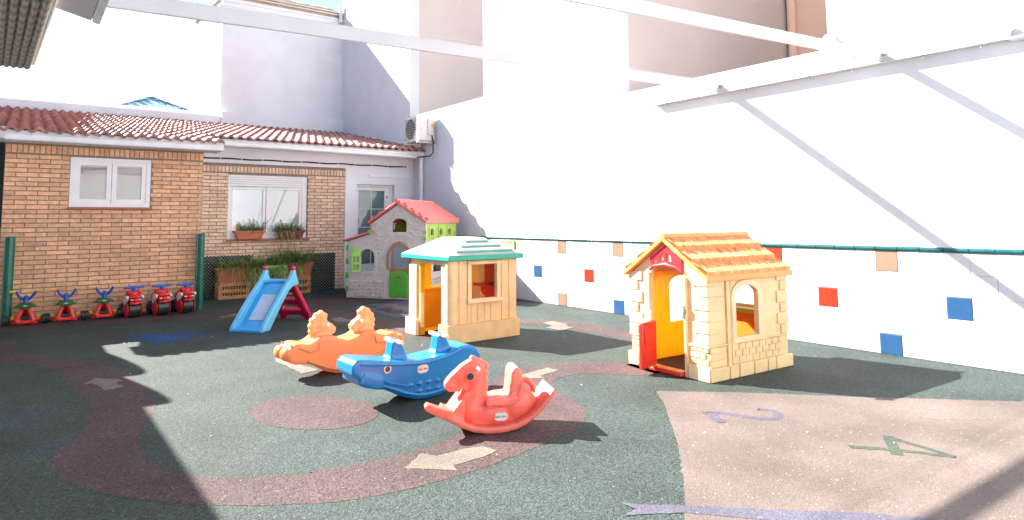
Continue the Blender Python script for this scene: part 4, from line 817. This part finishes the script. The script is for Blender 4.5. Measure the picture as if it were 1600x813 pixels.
# doorstep, half door, bell, badge
MB().box(-.075, .03, .235, .60, .004, .032).build('doorstep', 'redp', rh, bevel=.008)
for i in range(3): MB().box(-.06, .02, .25+.115*i, .355+.115*i, .033, .042).build('step_tread', 'orange_trim', rh, bevel=.003)
hd = MB().box(-.285, -.005, -.04, 0, .045, .425).build('half_door', 'redp', rh, bevel=.012); hd.location = (-.01, .60, 0); hd.rotation_euler = (0, 0, R_(19))
MB().box(-.25, -.04, -.047, -.041, .09, .22).build('door_panel', 'redp', hd, bevel=.004); MB().box(-.25, -.04, -.047, -.041, .25, .38).build('door_panel', 'redp', hd, bevel=.004)
MB().tube([(-.02, .61, .40), (-.02, .61, .50)], .014, 8).build('door_hinge', 'cream2', rh)
MB().ball((-.035, .222, .535), .012, .020, .040).build('door_bell', 'eyeg', rh); MB().box(-.050, -.031, .205, .24, .48, .59).build('bell_plate', 'steel', rh, bevel=.01)
bd = badge(rh, (-.020, .70, .395), (R_(90), 0, R_(-90)), .085, .04, 'little tikes', size=.017)
# roof: thick slab on each side, three courses of moulded thatch in front
def slope_pts(v, off): zz = 1.105-abs(v-D/2)*(1.105-.815)/(D/2); return zz+off
for s in (-1, 1):
    ve = D/2+s*(D/2+.045); b = MB(); ra_ = .046
    pl = [(D/2, slope_pts(D/2, 0.005)), (ve, slope_pts(ve, 0.005)), (ve, slope_pts(ve, .045)), (D/2, slope_pts(D/2, .048))]
    b.prism(pl, -.045, W+.055, 'x'); b.build('roof_slab', 'orange_trim', rh, bevel=.006)
    for tier in range(3):
        f0, f1 = tier/3, (tier+1)/3; rr = random.Random(tier+s*10); nu = 110; nv = 5; vs = []; fs = []
        ln = W+.08
        for j in range(nv+1):
            for i in range(nu+1):
                f = f0+(f1-f0)*j/nv; v = D/2+s*(D/2+.03)*min(f+(.012*rr.random() if j == nv else 0), 1); hgt = .050+.030*(j/nv)+rr.uniform(-.004, .005)+(.006*math.sin(i*2.1+tier) if j else 0)
                vs.append((-.035+ln*i/nu, v, slope_pts(v, hgt-.004)))
        for i in range(nu+1): v = D/2+s*(D/2+.03)*min(f1, 1); vs.append((-.035+ln*i/nu, v-s*.005, slope_pts(v, .046)))
        for j in range(nv+1):
            for i in range(nu): a = j*(nu+1)+i; fs.append((a, a+1, a+nu+2, a+nu+1))
        MB().add(vs, fs).build('thatch_course', 'orange', rh, smooth=25)
MB().tube([(-.045, D/2, 1.15), (W+.055, D/2, 1.15)], .030, 12).build('ridge_cap', 'orange_trim', rh)

# ================================================================== PLAYHOUSE WITH STEPPED ROOF (centre)
yh = thing('stepped_roof_playhouse', 'cream and yellow playhouse with teal-edged stepped roof', 'playhouse', (3.692, 5.996, 0), 0)
W, D = .885, .90; T = .035
MB().prism([(0, .0), (W, .0), (W, .875), (0, .875)], .0, T, 'y', [[(.262, .45), (.607, .45), (.607, .822), (.262, .822)]]).build('front_wall', 'cream', yh, bevel=.003)
MB().prism([(D-.24, 0), (D, 0), (D, .875), (0, .875), (0, 0), (.165, 0), (.165, .82), (D-.24, .82)], 0, T, 'x').build('door_wall', 'cream2', yh, bevel=.004)
MB().prism([(0, 0), (W, 0), (W, .875), (0, .875)], D-T, D, 'y', [[(.27, .52), (.62, .52), (.62, .82), (.27, .82)]]).build('back_wall', 'yellow', yh, bevel=.004)
MB().prism([(T, 0), (D-T, 0), (D-T, .875), (T, .875)], W-T, W, 'x').build('side_wall', 'cream', yh, bevel=.004)
MB().box(W-T-.012, W-T-.001, T+.01, D-T-.3, .05, .86).build('red_panel', 'redp', yh); MB().box(W-.22, W-T-.013, T+.08, .56, .53, .56).build('shelf', 'redp', yh, bevel=.006); MB().box(W-.15, W-T-.013, T+.12, .5, .42, .525).build('shelf_box', 'redp', yh, bevel=.008)
MB().box(T+.002, W-T-.014, D-T-.014, D-T-.001, .04, .50).build('yellow_dado', 'yellow', yh, bevel=.004)
MB().box(.036, .052, .167, .20, .02, .82).build('door_jamb', 'yellow', yh, bevel=.004); MB().box(.001, .06, D-.262, D-.243, .01, .84).build('door_jamb', 'yellow', yh, bevel=.004)
MB().box(-.012, .034, D-.285, D-.265, .10, .48).build('half_jamb', 'cream2', yh, bevel=.004)
for xx in ((.0, .105), (.108, .215), (.218, .262)): MB().box(xx[0]+.002, xx[1]-.002, -.009, -.0004, .195, .862).build('plank', 'cream', yh, bevel=.003)
for i in range(4): MB().box(.264+i*.087, .346+i*.087, -.009, -.0004, .195, .414).build('plank', 'cream', yh, bevel=.003)
for i in range(4): MB().box(.264+i*.087, .346+i*.087, -.009, -.0004, .85, .864).build('plank', 'cream', yh, bevel=.003)
for xx in ((.672, .775), (.778, W)): MB().box(xx[0]+.002, xx[1]-.002, -.009, -.0004, .195, .862).build('plank', 'cream', yh, bevel=.003)
MB().prism([(.215, .415), (.655, .415), (.655, .862), (.215, .862)], -.022, -.0095, 'y', [[(.264, .452), (.605, .452), (.605, .820), (.264, .820)]]).build('window_frame', 'cream2', yh, bevel=.004)
MB().box(.205, .668, -.045, -.0225, .405, .445).build('window_sill', 'cream2', yh, bevel=.006); MB().box(.21, .66, -.034, -.0225, .825, .85).build('window_head', 'cream2', yh, bevel=.004)
b = MB(); b.tube([(.02, .02, 0), (.02, .02, .87)], .055, 16); b.build('corner_post', 'cream', yh)
MB().prism([(-.045, .165), (-.045, .0), (-.03, -.03), (0, -.045), (W+.015, -.045), (W+.015, -.002), (0.0, -.002), (-.002, 0.0), (-.002, .165)], .002, .190, 'z').build('plinth', 'cream', yh, bevel=.008)
MB().box(-.045, -.002, D-.235, D+.02, .002, .19).build('plinth', 'cream2', yh, bevel=.008)
MB().box(-.02, -.002, .02, .15, .192, .80).build('side_panel', 'cream2', yh, bevel=.008); MB().box(-.02, -.002, D-.20, D-.02, .192, .80).build('side_panel', 'cream2', yh, bevel=.008)
def rect(i): q = .062-i; return (-q, W+q, -q-.015, D+q+.05)
def frus(b, r0_, z0_, r1_, z1_):
    a = [(r0_[0], r0_[2], z0_), (r0_[1], r0_[2], z0_), (r0_[1], r0_[3], z0_), (r0_[0], r0_[3], z0_), (r1_[0], r1_[2], z1_), (r1_[1], r1_[2], z1_), (r1_[1], r1_[3], z1_), (r1_[0], r1_[3], z1_)]
    b.add(a, [(0, 3, 2, 1), (4, 5, 6, 7), (0, 1, 5, 4), (1, 2, 6, 5), (2, 3, 7, 6), (3, 0, 4, 7)])
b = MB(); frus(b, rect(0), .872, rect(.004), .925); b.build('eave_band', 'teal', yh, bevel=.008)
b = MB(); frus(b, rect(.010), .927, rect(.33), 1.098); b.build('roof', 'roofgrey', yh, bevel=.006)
for i in range(3):
    f = (i+.62)/3.4; q = rect(.010+.32*f); z_ = .927+.171*f; dl = .085
    b = MB(); x0_, x1_ = q[0]+.07+.02*i, q[1]-.05-.01*i
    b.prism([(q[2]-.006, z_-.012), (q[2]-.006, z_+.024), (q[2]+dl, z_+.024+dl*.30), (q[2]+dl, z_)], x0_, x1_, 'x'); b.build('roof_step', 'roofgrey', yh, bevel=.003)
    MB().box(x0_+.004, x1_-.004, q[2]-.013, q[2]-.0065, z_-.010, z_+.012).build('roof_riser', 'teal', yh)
    f2 = (i+.8)/3.6; q = rect(.010+.32*f2); MB().box(q[0]-.004, q[0]+.03, q[2]+.05, q[3]-.05, .927+.171*f2-.012, .927+.171*f2+.006).build('roof_line', 'roofgrey', yh, bevel=.003)
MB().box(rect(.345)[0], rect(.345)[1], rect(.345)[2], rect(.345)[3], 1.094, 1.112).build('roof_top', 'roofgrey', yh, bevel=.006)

# ================================================================== TWO-STOREY STONE PLAYHOUSE (back)
gp = G(541, 465)
gh = thing('stone_playhouse', 'two-storey grey stone-look playhouse with red roof and green door', 'playhouse', (gp.x, gp.y, 0), -57)
W, D, T = 1.53, 1.2, .04
wa = arch(.27, .555, .46, .72, .835); da = arch(.845, 1.215, .03, .70, .895); la = arch(.885, 1.165, 1.12, 1.27, 1.345)
MB().prism([(0, 0), (W, 0), (W, 1.27), (1.0, 1.585), (.49, 1.27), (.50, 1.10), (0, .96)], 0, T, 'y', [wa, da, la]).build('front_wall', 'stone', gh, bevel=.004)
MB().prism([(.03, 0), (W-.03, 0), (W-.03, 1.27), (1.0, 1.56), (.52, 1.27), (.52, 1.08), (.03, .95)], D-T, D, 'y', [[(.10, .30), (.72, .30), (.72, .90), (.10, .90)], [(.77, .42), (1.47, .42), (1.47, .95), (.77, .95)]]).build('back_wall', 'stone', gh, bevel=.004)
MB().prism([(.042, .93), (D, .93), (D, 1.27), (.042, 1.27)], W-T, W, 'x', [arch(.16, .27, 1.06, 1.14, 1.17), arch(.50, .61, 1.06, 1.14, 1.17), arch(.84, .95, 1.06, 1.14, 1.17)]).build('side_wall', 'limeg', gh, bevel=.004)
MB().prism([(.042, 0), (D, 0), (D, .927), (.042, .927)], W-T, W, 'x', [arch(.28, .62, .44, .68, .80)]).build('side_wall', 'stone', gh, bevel=.004)
rr = random.Random(18)
for r_ in range(6):
    y = .06+(.045 if r_ % 2 else 0)
    while y < D-.12: l = rr.uniform(.085, .11); MB().box(W+.0005, W+.016+rr.uniform(-.004, .003), y, y+l, .02+r_*.06, .02+r_*.06+.050).build('relief_stone', 'stone', gh, bevel=.008); y += l+.010
for y in (.215, .555, .895): MB().prism(arch(y-.10, y+.10, 1.03, 1.17, 1.235), W+.001, W+.012, 'x', [arch(y-.06, y+.06, 1.055, 1.14, 1.175)]).build('window_hood', 'limeg', gh, bevel=.003)
MB().prism([(.045, 0), (D-.05, 0), (D-.05, .96), (.045, .96)], .002, T, 'x', [[(.22, .33), (D-.12, .33), (D-.12, .88), (.22, .88)]]).build('lean_to_wall', 'stone', gh)
MB().box(.52, W-T-.002, T+.25, D-.2, 1.00, 1.04).build('loft_floor', 'redtrim', gh); MB().prism([(.54, 1.05), (W-.06, 1.05), (W-.06, 1.25), (1.0, 1.5), (.54, 1.25)], .70, .72, 'y', [arch(.98, 1.05, 1.14, 1.20, 1.24, 8)]).build('loft_wall', 'olive', gh)
MB().box(.86, 1.2, D-.25, D-.2, .0, .5).build('inner_counter', 'brownp', gh)
MB().prism(arch(.800, 1.262, .50, .70, .965), -.024, -.001, 'y', [arch(.850, 1.212, .49, .70, .892)]).build('door_arch', 'brownp', gh, bevel=.004)
MB().box(.846, 1.214, .001, T+.01, .40, .52).build('door_ledge', 'brownp', gh, bevel=.004)
gd = MB(); gd.prism(arch(.853, 1.208, .04, .37, .475), -.03, -.001, 'y'); gdo = gd.build('half_door', 'green', gh, bevel=.006)
for i in range(6): x = .87+i*.05; MB().add([(x, -.036, .07+.05*(i % 2)), (x+.012, -.036, .06+.05*(i % 2)), (min(x+.15, 1.195), -.036, .27), (min(x+.138, 1.183), -.036, .28), (x, -.029, .07+.05*(i % 2)), (x+.012, -.029, .06+.05*(i % 2)), (min(x+.15, 1.195), -.029, .27), (min(x+.138, 1.183), -.029, .28)], [(0, 1, 2, 3), (0, 4, 5, 1), (1, 5, 6, 2), (2, 6, 7, 3), (3, 7, 4, 0)]).build('door_rib', 'green', gdo)
badge(gh, (1.03, -.0305, .365), (R_(90), 0, 0), .15, .045, 'FEBER', 'brownp', 'ink', .03)
MB().prism(arch(.215, .61, .40, .72, .89), -.012, -.001, 'y', [arch(.272, .553, .458, .72, .833)]).build('window_surround', 'stone', gh, bevel=.004)
sh = MB(); sh.prism(arch(0, .15, 0, .28, .41), -.012, .012, 'y', [[(.03, .04), (.065, .04), (.065, .13), (.03, .13)], [(.085, .04), (.12, .04), (.12, .13), (.085, .13)], [(.03, .17), (.065, .17), (.065, .27), (.03, .27)], [(.085, .17), (.12, .17), (.12, .27), (.085, .27)]]); sho = sh.build('shutter', 'green', gh, bevel=.003); sho.location = (.285, -.02, .44); sho.rotation_euler = (0, 0, R_(222)); sho.data.materials.clear(); sho.data.materials.append(M['limes'])
for k in range(4): MB().box(-.012, .045, -.014, -.0005, .10+k*.235, .20+k*.235).build('quoin', 'green', gh, bevel=.004)
for k in range(3): MB().box(W-.045, W+.013, -.014, -.0005, .98+k*.10-.3*(k == 2), 1.05+k*.10-.3*(k == 2)).build('quoin', 'limeg', gh, bevel=.004)
MB().box(.44, .52, -.05, .06, 1.09, 1.16).build('eave_bracket', 'limeg', gh, bevel=.01)
MB().box(.05, .76, -.008, -.0005, .318, .335).box(.745, .785, -.016, -.0005, 0, .55).box(.50, W-.01, -.007, -.0005, 1.055, 1.066).build('string_course', 'stone', gh, bevel=.003)
rr = random.Random(8)
for r_ in range(5):
    x = .075+(.045 if r_ % 2 else 0)
    while x < .70: l = rr.uniform(.078, .105); MB().box(x, min(x+l, .738), -.022+rr.uniform(-.005, .004), -.0005, .028+r_*.057, .028+r_*.057+.046).build('relief_stone', 'stone', gh, bevel=.008); x += l+.010
for i in range(60):
    x = rr.uniform(.05, 1.48); z = rr.uniform(.40, 1.45); lim = .92 if x < .5 else 1.25+.27*(1-abs(x-1)/.5)
    if z > lim or (.20 < x < .63 and .38 < z < .90) or (.78 < x < 1.28 and z < .98) or (.85 < x < 1.2 and 1.08 < z < 1.38) or (x < .3 and .38 < z < .92): continue
    MB().ball((x, .002, z), rr.uniform(.03, .055), .011, rr.uniform(.014, .026), 8, 5).build('wall_stone', 'stone', gh)
for k in range(9): a = math.pi*(k+.5)/9; MB().box(-.018, .018, -.010, 0, -.026, .026).build('arch_stone', 'stone', gh, bevel=.004).matrix_local = Matrix.Translation((1.025+.185*math.cos(a), -.001, 1.265+.135*math.sin(a))) @ Matrix.Rotation(math.pi/2-a, 4, 'Y')
def gz(x): return 1.60-abs(x-1.0)*.60
for s in (-1, 1):
    xe = 1.0+s*.56; b = MB(); b.prism([(1.0, gz(1.0)), (xe, gz(xe)), (xe, gz(xe)+.04), (1.0, gz(1.0)+.045)], -.05, D+.06, 'y'); b.build('roof_slab', 'gredroof', gh, bevel=.006)
    for row in range(8):
        x0_, x1_ = 1.0+s*.56*row/8, 1.0+s*.56*(row+1)/8; b = MB(); nt_ = 9
        for i in range(nt_):
            y0_ = -.045+(D+.10)*i/nt_; y1_ = y0_+(D+.10)/nt_-.006; of = (.5*(D+.1)/nt_ if row % 2 else 0); y1_ = min(y1_+of, D+.055); y0_ = min(y0_+of, D+.05)
            b.add([(x0_, y0_, gz(x0_)+.046), (x0_, y1_, gz(x0_)+.046), (x1_, y1_, gz(x0_)+.051), (x1_, y0_, gz(x0_)+.051), (x1_, y0_, gz(x1_)+.040), (x1_, y1_, gz(x1_)+.040), (x0_, y0_, gz(x0_)+.038), (x0_, y1_, gz(x0_)+.038)], [(0, 1, 2, 3), (3, 2, 5, 4), (0, 3, 4, 6), (1, 7, 5, 2)])
        b.build('tile_course', 'gredroof', gh, smooth=0)
MB().tube([(1.0, -.06, 1.650), (1.0, D+.065, 1.650)], .028, 10).build('ridge', 'gredroof', gh)
MB().prism([(-.06, .955), (.55, 1.125), (.55, 1.160), (-.06, .99)], -.05, D+.02, 'y').build('lean_to_roof', 'gredroof', gh, bevel=.008)
MB().box(-.02, 0, .02, .05, .64, .80).build('red_handle', 'redp', gh)

# ================================================================== POSTER AND RED BOX BY THE WALL
po = thing('wall_poster', 'colourful poster in a pale green frame on the tiled wall', 'poster', (XW-.016, 8.92, .40))
MB().box(-.012, 0, -.17, .19, .0, .53).build('board', 'poster', po); MB().box(-.022, 0, -.20, -.172, -.02, .56).box(-.022, 0, -.171, .19, .532, .56).build('frame', 'limeg', po, bevel=.003)
rx = thing('red_box', 'low red plastic box standing against the tiled wall behind the playhouse', 'box', (XW-.20, 8.80, 0)); MB().box(-.1, .12, -.06, .2, 0, .20).build('body', 'redp', rx, bevel=.02); MB().box(-.11, .13, -.07, .21, .201, .225).build('lid', 'redp', rx, bevel=.01)

# ================================================================== LITTER ON THE FLOOR
rr = random.Random(21); db = MB()
for i in range(90):
    x, y = rr.uniform(.6, 6.2), rr.uniform(1.6, 9.8); r_ = rr.uniform(.003, .009); a = rr.uniform(0, 6.3)
    db.add([(x+r_*math.cos(a), y+r_*math.sin(a), .0045), (x+r_*math.cos(a+1.9), y+r_*math.sin(a+1.9), .0045), (x+r_*math.cos(a+3.9), y+r_*math.sin(a+3.9), .0045), (x, y, .0045+r_*.7)], [(0, 1, 3), (1, 2, 3), (2, 0, 3), (0, 2, 1)])
tag(db.build('floor_litter', 'badge', smooth=0), 'tiny pale bits of grit scattered over the rubber floor', 'litter', kind='stuff')
